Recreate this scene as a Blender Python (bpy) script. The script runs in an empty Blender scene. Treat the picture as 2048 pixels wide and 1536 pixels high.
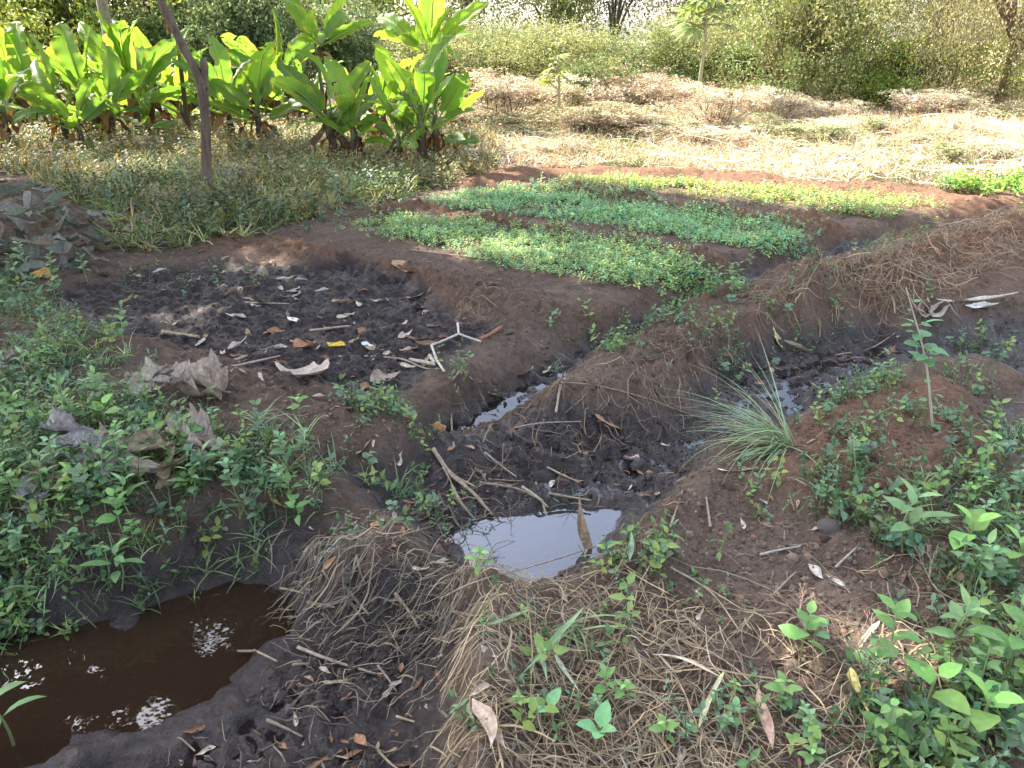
import bpy, math, random
import numpy as np
from mathutils import Vector, Matrix
R = math.radians
rng = np.random.default_rng(7)
random.seed(7)
scene = bpy.context.scene
# ------------------------------------------------------------ camera
CAM_Z, PITCH, FPX = 1.6, 24.0, 1550.0
cam = bpy.data.cameras.new('camera'); camo = bpy.data.objects.new('camera', cam)
scene.collection.objects.link(camo); scene.camera = camo
cam.sensor_width = 36; cam.lens = 36 * FPX / 2048; cam.clip_start = 0.05; cam.clip_end = 3000
camo.location = (0, 0, CAM_Z); camo.rotation_euler = (R(90 - PITCH), 0, 0)
# ------------------------------------------------------------ light
SUN_EL, SUN_AZ = 44.0, -50.0           # azimuth from +Y, negative = to the left
sd = Vector((math.sin(R(SUN_AZ)) * math.cos(R(SUN_EL)), math.cos(R(SUN_AZ)) * math.cos(R(SUN_EL)), math.sin(R(SUN_EL))))
w = bpy.data.worlds.new('World'); scene.world = w; w.use_nodes = True
nt = w.node_tree; bg = nt.nodes['Background']
sky = nt.nodes.new('ShaderNodeTexSky'); sky.sky_type = 'NISHITA'; sky.sun_disc = False
sky.sun_elevation = R(SUN_EL); sky.sun_rotation = R(SUN_AZ); sky.air_density = 1.0; sky.dust_density = 3.0; sky.ozone_density = 1.0
hs = nt.nodes.new('ShaderNodeHueSaturation'); hs.inputs['Saturation'].default_value = .62
nt.links.new(sky.outputs[0], hs.inputs['Color']); nt.links.new(hs.outputs[0], bg.inputs[0]); bg.inputs[1].default_value = 0.15
sl = bpy.data.lights.new('sun', 'SUN'); sl.energy = 4.8; sl.angle = R(0.55); sl.color = (1, 0.93, 0.80)
so = bpy.data.objects.new('sun', sl); scene.collection.objects.link(so)
so.rotation_euler = sd.to_track_quat('Z', 'Y').to_euler()
scene.view_settings.view_transform = 'Standard'; scene.view_settings.look = 'None'
scene.view_settings.gamma = 1; scene.view_settings.exposure = 2.25
scene.cycles.max_bounces = 6; scene.cycles.diffuse_bounces = 3; scene.cycles.transmission_bounces = 3
scene.cycles.transparent_max_bounces = 4; scene.cycles.caustics_reflective = False; scene.cycles.caustics_refractive = False

# ------------------------------------------------------------ noise + picture-to-ground helpers
def _h(ix, iy, s):
    n = (ix.astype(np.int64) * 374761393 + iy.astype(np.int64) * 668265263 + s * 974711) & 0xffffffff
    n = ((n ^ (n >> 13)) * 1274126177) & 0xffffffff
    return ((n ^ (n >> 16)) & 0xffffff) / float(0xffffff)
def vn(x, y, s=0):
    x = np.asarray(x, float); y = np.asarray(y, float)
    xi = np.floor(x); yi = np.floor(y); fx = x - xi; fy = y - yi
    fx = fx * fx * (3 - 2 * fx); fy = fy * fy * (3 - 2 * fy)
    a = _h(xi, yi, s); b = _h(xi + 1, yi, s); c = _h(xi, yi + 1, s); d = _h(xi + 1, yi + 1, s)
    return (a + (b - a) * fx) * (1 - fy) + (c + (d - c) * fx) * fy
def fbm(x, y, s=0, o=4):
    t = 0; a = 0.5
    for i in range(o):
        t = t + a * (vn(x, y, s + i * 17) * 2 - 1); x = x * 2.03 + 3.1; y = y * 2.03 + 1.7; a *= 0.5
    return t
def ss(a, b, x):
    t = np.clip((x - a) / (b - a), 0, 1); return t * t * (3 - 2 * t)
CP, SP = math.cos(R(PITCH)), math.sin(R(PITCH))
def ray(px, py):
    u = (px - 1024) / FPX; v = (768 - py) / FPX
    return np.array([u, CP + v * SP, -SP + v * CP])
def g(px, py, z=0.0):
    d = ray(px, py); t = (z - CAM_Z) / d[2]
    return (d[0] * t, d[1] * t)
def gp(pts, z=0.0): return np.array([g(x, y, z) for x, y in pts])
def sdf(poly, x, y):
    d = np.full(x.shape, 1e9); ins = np.zeros(x.shape, bool); n = len(poly)
    for i in range(n):
        ax, ay = poly[i]; bx, by = poly[(i + 1) % n]
        ex, ey = bx - ax, by - ay; wx, wy = x - ax, y - ay
        t = np.clip((wx * ex + wy * ey) / (ex * ex + ey * ey + 1e-12), 0, 1)
        d = np.minimum(d, (wx - ex * t) ** 2 + (wy - ey * t) ** 2)
        if ay != by:
            ins ^= ((ay > y) != (by > y)) & (x < (bx - ax) * (y - ay) / (by - ay) + ax)
    d = np.sqrt(d); return np.where(ins, -d, d)
def ldf(line, x, y):
    d = np.full(x.shape, 1e9)
    for i in range(len(line) - 1):
        ax, ay = line[i]; bx, by = line[i + 1]
        ex, ey = bx - ax, by - ay; wx, wy = x - ax, y - ay
        t = np.clip((wx * ex + wy * ey) / (ex * ex + ey * ey + 1e-12), 0, 1)
        d = np.minimum(d, (wx - ex * t) ** 2 + (wy - ey * t) ** 2)
    return np.sqrt(d)
def inbox(pts, x, y, m):
    lo = pts.min(0) - m; hi = pts.max(0) + m
    return (x > lo[0]) & (x < hi[0]) & (y > lo[1]) & (y < hi[1])

# ------------------------------------------------------------ lie of the land
WATER_Z, PUD_Z = -0.26, -0.165
P = dict(
 ditch=gp([(-900,1500),(-200,1330),(0,1268),(130,1240),(260,1210),(400,1178),(470,1160),(545,1152),(610,1180),(640,1225),(600,1290),(500,1350),(425,1410),(330,1465),(160,1530),(-100,1640),(-900,2300)], WATER_Z),
 mud=gp([(690,960),(760,960),(880,900),(960,865),(1080,850),(1200,860),(1330,850),(1480,830),(1500,870),(1440,915),(1385,960),(1330,1030),(1250,1100),(1120,1180),(1000,1190),(925,1160),(850,1090),(790,1030),(700,1000)], -0.12),
 puddle=gp([(890,1085),(950,1060),(990,1040),(1060,1022),(1130,1016),(1232,1026),(1240,1060),(1205,1085),(1205,1110),(1150,1145),(1100,1172),(1040,1200),(960,1190),(970,1140),(925,1115)], PUD_Z),
 lower=gp([(600,1270),(720,1235),(860,1225),(930,1260),(925,1340),(900,1450),(890,1700),(100,1700),(230,1540),(420,1440),(520,1350)], -0.2),
 basin=gp([(90,600),(220,560),(440,532),(580,545),(700,525),(800,560),(860,600),(905,640),(1000,668),(880,740),(810,785),(700,805),(590,772),(440,735),(300,700),(170,655)], -0.06),
 chanB=gp([(1400,800),(1450,745),(1490,715),(1570,690),(1720,665),(1850,668),(2100,640),(2500,620),(2500,760),(2100,790),(2040,760),(1950,722),(1820,730),(1720,765),(1620,835),(1500,868),(1410,860)], -0.12),
 mound=gp([(1500,960),(1570,880),(1650,800),(1750,765),(1870,748),(1950,765),(1975,850),(1900,930),(1800,975),(1650,985)], 0.05),
 rditch=gp([(1985,790),(2100,790),(2500,850),(2500,960),(2048,900),(1995,860)], -0.05),
 bed1=gp([(655,463),(720,436),(800,430),(900,440),(1010,450),(1150,468),(1290,490),(1400,515),(1500,552),(1400,572),(1250,572),(1120,558),(990,532),(900,503),(780,480)], 0.03),
 bed2=gp([(835,402),(900,383),(1000,376),(1120,378),(1250,392),(1400,418),(1560,440),(1655,455),(1630,485),(1520,494),(1350,478),(1200,452),(1000,424),(890,414)], 0.03),
 bed3=gp([(1080,353),(1200,350),(1400,362),(1600,376),(1800,392),(1930,408),(1880,425),(1780,434),(1650,424),(1450,396),(1250,377),(1130,366)], 0.03),
 bed4=gp([(1850,374),(1930,362),(2300,366),(2500,400),(2100,408),(1960,398)], 0.03),
 leftbank=gp([(-900,700),(0,640),(200,668),(340,690),(470,720),(600,780),(760,820),(860,870),(800,930),(690,950),(640,1010),(560,1030),(430,1080),(260,1130),(120,1180),(0,1215),(-900,1500)], 0.03),
)
L = dict(
 chanA=gp([(890,850),(960,825),(1060,770),(1150,715),(1280,655),(1400,600),(1530,545),(1660,510),(1800,478),(2000,440),(2300,400)], -0.12),
 ridgeAB=gp([(1100,830),(1180,780),(1300,705),(1450,650),(1600,600),(1720,565)], 0.08),
 ridgeAB2=gp([(1680,560),(1800,520),(1900,480),(2080,440),(2500,400)], 0.15),
 bund1=gp([(430,470),(560,480),(680,500),(800,530),(950,572),(1100,602),(1250,608),(1350,585),(1430,560)], 0.08),
 bund2=gp([(1300,625),(1130,668),(1020,705),(930,738),(880,760)], 0.06),
 bund3=gp([(200,670),(350,690),(500,740),(650,785),(820,830)], 0.04),
 rb12=gp([(700,420),(830,414),(1000,437),(1150,458),(1300,485),(1500,515),(1640,530)], 0.07),
 rb23=gp([(960,366),(1100,370),(1300,393),(1500,420),(1700,450),(1820,455)], 0.07),
 rb34=gp([(1000,345),(1200,338),(1500,350),(1800,375),(1950,398),(2300,415)], 0.06),
 dam=gp([(560,1060),(650,1110),(760,1150),(880,1190),(960,1230),(960,1400),(940,1650)], -0.04),
 junct=gp([(900,890),(1000,870),(1110,835)], -0.04),
 foot=gp([(1430,900),(1380,985),(1330,1060),(1290,1130)], -0.02),
)
def fbox(k, x, y, m): return inbox(P[k] if k in P else L[k], x, y, m)
def polym(k, x, y, inner, outer, warp=0.03):
    """1 inside polygon k, falling to 0 `outer` metres outside."""
    o = np.zeros(x.shape); b = fbox(k, x, y, outer + 0.1)
    if b.any():
        xx, yy = x[b], y[b]; wv = warp * fbm(xx * 5, yy * 5, 5, 3) * 2
        o[b] = 1 - ss(-inner, outer, sdf(P[k], xx, yy) + wv)
    return o
def linem(k, x, y, wd, warp=0.05):
    o = np.zeros(x.shape); b = fbox(k, x, y, wd * 3)
    if b.any():
        xx, yy = x[b], y[b]; d = ldf(L[k], xx, yy) + warp * fbm(xx * 4, yy * 4, 9, 3)
        o[b] = np.exp(-(np.maximum(d, 0) / wd) ** 2)
    return o
def H(x, y, zones=False):
    x = np.asarray(x, float); y = np.asarray(y, float); sh = x.shape; x = x.ravel(); y = y.ravel()
    r = np.hypot(x, y)
    h = 0.035 * fbm(x * 0.5, y * 0.5, 1, 3) + 0.02 * fbm(x * 2, y * 2, 2, 3)
    far = ss(9, 16, r)
    h = h + far * (0.12 * fbm(x * 0.25, y * 0.25, 3, 3) + 0.05)
    rg = polym('leftbank', x, y, .1, .12); h += .05 * rg
    mo = polym('mound', x, y, .15, .2); h += .07 * mo
    rid = np.zeros_like(h)
    for k, wd, a in (('ridgeAB', .20, .085), ('ridgeAB2', .38, .17), ('bund1', .2, .07), ('bund2', .14, .06), ('bund3', .16, .04), ('rb12', .15, .09), ('rb23', .17, .10), ('rb34', .3, .09)):
        m = linem(k, x, y, wd); rid = np.maximum(rid, m); h += a * m * (0.75 + 1.1 * fbm(x * 2.6, y * 2.6, 31, 4))
    bd = np.zeros_like(h)
    for k in ('bed1', 'bed2', 'bed3', 'bed4'): bd = np.maximum(bd, polym(k, x, y, .08, .06))
    bas = polym('basin', x, y, .16, .16, .06); h = h * (1 - bas) + (-.065 + .02 * fbm(x * 2.2, y * 2.2, 19, 3)) * bas
    ca = linem('chanA', x, y, .17); h = h - (.19 + h * .5) * ca
    cb = polym('chanB', x, y, .15, .22); h = h * (1 - cb) - .16 * cb
    mu = polym('mud', x, y, .12, .16); h = h * (1 - mu) - .145 * mu
    rd = polym('rditch', x, y, .1, .25); h = h * (1 - rd) - .1 * rd
    lo = polym('lower', x, y, .1, .12); h = h * (1 - lo) - .21 * lo
    di = polym('ditch', x, y, .06, .42, .08)
    de = polym('ditch', x, y, .14, .04, .08)
    h = h * (1 - di) - (.245) * di - (.05 + .035 * fbm(x * 3, y * 3, 83, 3)) * de + .05 * np.maximum(0, fbm(x * 6, y * 6, 85, 4)) * di * (1 - de)
    for k, wd, a in (('dam', .13, .13), ('junct', .12, .10), ('foot', .12, .07)):
        h += a * linem(k, x, y, wd) * (1 - .8 * de)
    pu = polym('puddle', x, y, .05, .06, .035); h = h * (1 - pu) - .20 * pu
    wet = np.clip(np.maximum.reduce([bas * .95, ca ** 1.6, cb, mu, lo, di, rd * .5]), 0, 1)
    # clods and crumbs
    near = 1 - ss(7, 12, r)
    cl = np.abs(fbm(x * 9, y * 9, 41, 4))
    amp = (.014 + .042 * np.maximum(rid, bas * .55) + .018 * np.maximum(mu, cb) + .016 * lo * (1 - de)) * near
    h = h + amp * (cl * 2.2 - .35) * (1 - pu) * (1 - de * .8)
    smooth = np.clip(di - de, 0, 1)
    h = h + (.016 * lo + .010 * np.maximum(mu, bas)) * np.abs(fbm(x * 24, y * 24, 45, 4)) * near * (1 - de) * (1 - pu) * 1.6
    h = h + (.014 * fbm(x * 26, y * 26, 51, 3) + .010 * np.abs(fbm(x * 55, y * 55, 53, 2)) * (1 - ss(4, 6, r))) * near * (1 - .6 * smooth) * (1 - pu * .7)
    h = h + .05 * fbm(x * 1.5, y * 1.5, 77, 3) * ss(8, 14, r)
    # mounds of brush in the field
    mm = ss(11.2, 12.6, y) * (1 - ss(17.5, 19, y)) * (x > -1.2); h = h + mm * .45 * np.clip(fbm(x * .55, y * .8, 87, 3) + .12 * (x < 6), 0, 1)
    if not zones: return h.reshape(sh)
    dry = ss(10.4, 12.2, y + .12 * x + 1.2 * fbm(x * .8, y * .8, 61, 3)) * (1 - bd)
    red = np.clip(rid + 1.0 * linem('rb34', x, y, .8), 0, 1) * (1 - .5 * wet) * ss(3.5, 7, r)
    red = np.maximum(red, .8 * mo)
    return h.reshape(sh), wet, dry, np.clip(red, 0, 1), bd, np.clip(1 - .6 * bas, 0, 1)
def Hs(x, y): return float(H(np.array([x]), np.array([y]))[0])
def hit(px, py):
    """point of the land seen at picture position px, py"""
    d = ray(px, py); ts = np.geomspace(1.2, 80, 900)
    z = CAM_Z + d[2] * ts - H(d[0] * ts, d[1] * ts)
    i = int(np.argmax(z < 0)) if (z < 0).any() else len(ts) - 1
    t = ts[i]
    if i > 0: t = ts[i - 1] + (ts[i] - ts[i - 1]) * z[i - 1] / (z[i - 1] - z[i] + 1e-9)
    x, y = d[0] * t, d[1] * t
    return Vector((x, y, Hs(x, y)))
# ------------------------------------------------------------ materials
def mat(name):
    m = bpy.data.materials.new(name); m.use_nodes = True; n = m.node_tree; n.nodes.clear()
    out = n.nodes.new('ShaderNodeOutputMaterial'); return m, n, out
def nd(n, t, **kw):
    o = n.nodes.new(t)
    for k, v in kw.items():
        if k in o.inputs.keys() if hasattr(o.inputs, 'keys') else False: o.inputs[k].default_value = v
        else: setattr(o, k, v)
    return o
def noise(n, co, sc, det=4, rough=.6, dist=0):
    o = n.nodes.new('ShaderNodeTexNoise'); o.inputs['Scale'].default_value = sc; o.inputs['Detail'].default_value = det
    o.inputs['Roughness'].default_value = rough; o.inputs['Distortion'].default_value = dist
    n.links.new(co, o.inputs['Vector']); return o.outputs['Fac']
def ramp(n, f, stops):
    o = n.nodes.new('ShaderNodeValToRGB'); e = o.color_ramp.elements
    while len(e) < len(stops): e.new(.5)
    for i, (p, c) in enumerate(stops): e[i].position = p; e[i].color = (*c, 1) if len(c) == 3 else c
    n.links.new(f, o.inputs[0]); return o.outputs[0]
def mixc(n, f, a, b, mode='MIX'):
    o = n.nodes.new('ShaderNodeMix'); o.data_type = 'RGBA'; o.blend_type = mode
    for s, v in ((0, f), (6, a), (7, b)):
        if hasattr(v, 'is_linked'): n.links.new(v, o.inputs[s])
        else: o.inputs[s].default_value = v if s == 0 else (*v, 1)
    return o.outputs[2]
def mth(n, op, a, b=None, c=None):
    o = n.nodes.new('ShaderNodeMath'); o.operation = op
    for i, v in enumerate((a, b, c)):
        if v is None: continue
        if hasattr(v, 'is_linked'): n.links.new(v, o.inputs[i])
        else: o.inputs[i].default_value = v
    return o.outputs[0]
def bump(n, hgt, st, dist=.01):
    o = n.nodes.new('ShaderNodeBump'); o.inputs['Strength'].default_value = st; o.inputs['Distance'].default_value = dist
    n.links.new(hgt, o.inputs['Height']); return o.outputs[0]

def ground_mat():
    m, n, out = mat('earth'); lk = n.links.new
    geo = nd(n, 'ShaderNodeNewGeometry'); co = geo.outputs['Position']
    z = nd(n, 'ShaderNodeVertexColor', layer_name='zone'); sp = nd(n, 'ShaderNodeSeparateColor'); lk(z.outputs[0], sp.inputs[0])
    wet, dry, red = sp.outputs[0], sp.outputs[1], sp.outputs[2]
    n1 = noise(n, co, 3.0, 6); n2 = noise(n, co, 22, 6, .7); n3 = noise(n, co, 120, 4, .7)
    soil = ramp(n, n2, [(.25, (.042, .029, .022)), (.5, (.108, .074, .055)), (.75, (.185, .132, .098))])
    soil = mixc(n, ramp(n, noise(n, co, 1.6, 7, .7), [(.38, (0, 0, 0)), (.62, (.75, .75, .75))]), soil, (.17, .125, .10))
    soil = mixc(n, ramp(n, noise(n, co, 4.5, 6, .7), [(.50, (0, 0, 0)), (.66, (.45, .45, .45))]), soil, (.055, .041, .034))
    redc = ramp(n, n2, [(.3, (.10, .055, .036)), (.7, (.235, .135, .085))])
    soil = mixc(n, red, soil, redc)
    strawc = ramp(n, noise(n, co, 9, 6, .75), [(.3, (.16, .115, .07)), (.5, (.34, .27, .17)), (.7, (.50, .42, .28))])
    soil = mixc(n, dry, soil, strawc)
    mud = ramp(n, n2, [(.3, (.014, .010, .010)), (.55, (.038, .028, .026)), (.8, (.085, .064, .057))])
    wf = mth(n, 'ADD', wet, mth(n, 'MULTIPLY', mth(n, 'SUBTRACT', n2, .5), .9))
    wr = nd(n, 'ShaderNodeMapRange'); wr.inputs[1].default_value = .3; wr.inputs[2].default_value = .75; lk(wf, wr.inputs[0])
    wfac = wr.outputs[0]
    col = mixc(n, wfac, soil, mud)
    crumb = ramp(n, n3, [(.28, (.55, .55, .55)), (.5, (1, 1, 1)), (.75, (1.35, 1.3, 1.25))])
    col = mixc(n, .8, col, crumb, 'MULTIPLY')
    b = nd(n, 'ShaderNodeBsdfPrincipled'); lk(col, b.inputs['Base Color'])
    gl = ramp(n, noise(n, co, 2.6, 5, .6), [(.36, (.55, .55, .55)), (.52, (.14, .14, .14))])
    ro = mixc(n, mth(n, 'MULTIPLY', wfac, z.outputs[1]), (.95, .95, .95), gl); lk(ro, b.inputs['Roughness'])
    lk(mth(n, 'MULTIPLY_ADD', mth(n, 'MULTIPLY', wfac, z.outputs[1]), .45, .12), b.inputs['Specular IOR Level'])
    hh = mth(n, 'ADD', mth(n, 'MULTIPLY', n2, 1.0), mth(n, 'MULTIPLY', n3, .45))
    hh = mth(n, 'ADD', hh, mth(n, 'MULTIPLY', noise(n, co, 420, 2), .12))
    lk(bump(n, hh, .9, .022), b.inputs['Normal']); lk(b.outputs[0], out.inputs[0]); return m
def leaf_mat(name, trans=.35, rough=.5, spec=.4, vein=0, mottle=.35):
    m, n, out = mat(name); lk = n.links.new
    t = nd(n, 'ShaderNodeVertexColor', layer_name='tint')
    geo = nd(n, 'ShaderNodeNewGeometry'); co = geo.outputs['Position']
    col = mixc(n, mottle, t.outputs[0], ramp(n, noise(n, co, 60, 4, .7), [(.3, (.45, .45, .45)), (.7, (1.4, 1.4, 1.4))]), 'MULTIPLY')
    nrm = None
    if vein:
        uv = nd(n, 'ShaderNodeUVMap', uv_map='uv'); s2 = nd(n, 'ShaderNodeSeparateXYZ'); lk(uv.outputs[0], s2.inputs[0])
        ax = mth(n, 'ABSOLUTE', mth(n, 'SUBTRACT', s2.outputs[0], .5))
        rib = mth(n, 'SUBTRACT', 1, mth(n, 'MULTIPLY', ax, 28)); rib = mth(n, 'MAXIMUM', rib, 0)
        ph = mth(n, 'ADD', mth(n, 'MULTIPLY', s2.outputs[1], vein), mth(n, 'MULTIPLY', ax, -vein * .25))
        st = mth(n, 'SINE', mth(n, 'MULTIPLY', ph, 6.283))
        col = mixc(n, mth(n, 'MULTIPLY', mth(n, 'ADD', st, 1), .10), col, (.35, .45, .10))
        col = mixc(n, mth(n, 'MULTIPLY', rib, .75), col, (.42, .50, .22))
        nrm = bump(n, st, .35, .006)
    b = nd(n, 'ShaderNodeBsdfPrincipled'); lk(col, b.inputs['Base Color'])
    b.inputs['Roughness'].default_value = rough; b.inputs['Specular IOR Level'].default_value = spec
    if nrm: lk(nrm, b.inputs['Normal'])
    if trans:
        tr = nd(n, 'ShaderNodeBsdfTranslucent')
        tc = mixc(n, 1.0, col, (1.4, 1.32, .6) if vein or trans > .3 else (1.2, 1.05, .8), 'MULTIPLY'); lk(tc, tr.inputs[0])
        mx = nd(n, 'ShaderNodeMixShader'); mx.inputs[0].default_value = trans
        lk(b.outputs[0], mx.inputs[1]); lk(tr.outputs[0], mx.inputs[2]); lk(mx.outputs[0], out.inputs[0])
    else: lk(b.outputs[0], out.inputs[0])
    return m
def bark_mat(name, c1, c2, sc=18):
    m, n, out = mat(name); lk = n.links.new
    tc = nd(n, 'ShaderNodeTexCoord'); mp = nd(n, 'ShaderNodeMapping'); mp.inputs['Scale'].default_value = (1, 1, .14); lk(tc.outputs['Object'], mp.inputs[0])
    f = noise(n, mp.outputs[0], sc, 7, .7, .6); f2 = noise(n, tc.outputs['Object'], 5, 4)
    c = ramp(n, f, [(.32, c1), (.62, c2)]); c = mixc(n, mth(n, 'MULTIPLY', f2, .6), c, tuple(v * .5 for v in c2))
    b = nd(n, 'ShaderNodeBsdfPrincipled'); lk(c, b.inputs['Base Color']); b.inputs['Roughness'].default_value = .9
    lk(bump(n, f, 1.0, .03), b.inputs['Normal']); lk(b.outputs[0], out.inputs[0]); return m
def water_mat(name, tint, depthc, wave=.03, dm=.45, gl=1.6):
    m, n, out = mat(name); lk = n.links.new
    geo = nd(n, 'ShaderNodeNewGeometry'); co = geo.outputs['Position']
    b = nd(n, 'ShaderNodeBsdfTransparent'); b.inputs[0].default_value = (*tint, 1)
    d = nd(n, 'ShaderNodeBsdfDiffuse'); d.inputs[0].default_value = (*depthc, 1)
    gsy = nd(n, 'ShaderNodeBsdfGlossy'); gsy.inputs['Roughness'].default_value = .015; gsy.inputs[0].default_value = (.82, .88, 1, 1)  # blue of the reflected sky is put into the gloss colour
    nb = bump(n, noise(n, co, 7, 3, .5), .12, wave); lk(nb, gsy.inputs['Normal'])
    fr = nd(n, 'ShaderNodeFresnel'); fr.inputs[0].default_value = 1.45; lk(nb, fr.inputs['Normal'])
    m1 = nd(n, 'ShaderNodeMixShader'); m1.inputs[0].default_value = dm; lk(b.outputs[0], m1.inputs[1]); lk(d.outputs[0], m1.inputs[2])
    m2 = nd(n, 'ShaderNodeMixShader'); lk(mth(n, 'MULTIPLY', fr.outputs[0], gl), m2.inputs[0]); lk(m1.outputs[0], m2.inputs[1]); lk(gsy.outputs[0], m2.inputs[2])
    lk(m2.outputs[0], out.inputs[0]); return m
M = dict(earth=ground_mat(), leaf=leaf_mat('soft_leaf', .30, .5, .35), tree=leaf_mat('tree_leaf', .26, .6, .2, 0, .2),
         banana=leaf_mat('banana_leaf', .56, .40, .5, 30, .12), dry=leaf_mat('dry_leaf', .12, .75, .25, 0, .8),
         straw=leaf_mat('straw', .15, .7, .2, 0, .5), bark=bark_mat('brown_bark', (.045, .03, .022), (.20, .14, .10)),
         pale=bark_mat('pale_bark', (.22, .18, .15), (.46, .40, .36)), stemg=leaf_mat('green_stem', 0, .6, .3),
         water=water_mat('ditch_water', (.42, .30, .21), (.048, .029, .018), .012, .45, .85), pud=water_mat('puddle_water', (.5, .45, .42), (.07, .065, .08), .010, .5, 2.1), film=water_mat('wet_film', (.75, .72, .7), (.03, .025, .03), .02, .12, .9),
         stone=bark_mat('stone', (.16, .14, .12), (.33, .28, .25), 30))

# ------------------------------------------------------------ mesh toolkit
def mk(name, V, F, m, tint=None, uv=None, smooth=False, link=True, parent=None):
    me = bpy.data.meshes.new(name)
    V = np.asarray(V, np.float32); F = np.asarray(F, np.int32); k = F.shape[1]
    me.vertices.add(len(V)); me.vertices.foreach_set('co', V.ravel())
    me.loops.add(F.size); me.loops.foreach_set('vertex_index', F.ravel())
    me.polygons.add(len(F)); me.polygons.foreach_set('loop_start', np.arange(0, F.size, k, dtype=np.int32))
    me.polygons.foreach_set('use_smooth', np.full(len(F), smooth))
    if tint is not None:
        a = me.color_attributes.new('tint', 'FLOAT_COLOR', 'POINT'); t = np.ones((len(V), 4), np.float32); t[:, :3] = tint; a.data.foreach_set('color', t.ravel())
    if uv is not None:
        u = me.uv_layers.new(name='uv'); u.data.foreach_set('uv', np.asarray(uv, np.float32)[F.ravel()].ravel())
    me.update(calc_edges=True); me.materials.append(M[m])
    o = bpy.data.objects.new(name, me)
    if link: scene.collection.objects.link(o)
    if parent: o.parent = parent
    return o
def tag(o, label=None, cat=None, group=None, kind=None):
    for k, v in (('label', label), ('category', cat), ('group', group), ('kind', kind)):
        if v: o[k] = v
    return o
def empty(name, loc=(0, 0, 0), rz=0, **kw):
    o = bpy.data.objects.new(name, None); scene.collection.objects.link(o); o.empty_display_size = .1
    o.location = loc; o.rotation_euler.z = rz; return tag(o, **kw)
def copy_tree(o, parent=None):
    c = o.copy(); scene.collection.objects.link(c); c.parent = parent
    for ch in list(o.children): copy_tree(ch, c)
    return c
class T:      # a bunch of geometry: V, F (quads), tint, uv
    def __init__(s): s.V = []; s.F = []; s.C = []; s.U = []; s.n = 0
    def add(s, V, F, c, U=None):
        V = np.asarray(V, float); s.V.append(V); s.F.append(np.asarray(F) + s.n); s.n += len(V)
        s.C.append(np.broadcast_to(np.asarray(c, float), (len(V), 3))); s.U.append(np.zeros((len(V), 2)) if U is None else U); return s
    def fin(s):
        if len(s.V) != 1: s.V, s.F, s.C, s.U = [np.concatenate(s.V)], [np.concatenate(s.F)], [np.concatenate(s.C)], [np.concatenate(s.U)]
        return s.V[0], s.F[0], s.C[0], s.U[0]
    def obj(s, name, m, smooth=False, parent=None):
        V, F, C, U = s.fin(); return mk(name, V, F, m, C, U, smooth, True, parent)
def rot(yaw, pitch=0, roll=0):
    yaw, pitch, roll = np.broadcast_arrays(np.asarray(yaw, float), pitch, roll)
    c, s = np.cos(yaw), np.sin(yaw); cp, sp = np.cos(pitch), np.sin(pitch); cr, sr = np.cos(roll), np.sin(roll)
    z = np.zeros_like(c); o = z + 1
    st = lambda r: np.stack([np.stack(q, -1) for q in r], -2)
    return st([[c, -s, z], [s, c, z], [z, z, o]]) @ st([[o, z, z], [z, cp, -sp], [z, sp, cp]]) @ st([[cr, z, sr], [z, o, z], [-sr, z, cr]])
def spread(t, tm, pos, Rm, sc, cm=None):
    """place template tm (V,F,C,U) at many positions, with matrices and scales"""
    V, F, C, U = tm; n = len(pos)
    if n == 0: return
    sc = np.broadcast_to(np.asarray(sc, float).reshape(-1, 1) if np.ndim(sc) else np.full((n, 1), sc), (n, 1))
    W = np.einsum('nij,vj->nvi', Rm, V) * sc[:, None, :] + np.asarray(pos)[:, None, :]
    FF = F[None] + (np.arange(n) * len(V))[:, None, None]
    CC = np.broadcast_to(C[None], (n,) + C.shape).copy()
    if cm is not None: CC = CC * np.asarray(cm)[:, None, :]
    t.add(W.reshape(-1, 3), FF.reshape(-1, F.shape[1]), CC.reshape(-1, 3), np.broadcast_to(U[None], (n,) + U.shape).reshape(-1, 2))
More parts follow.
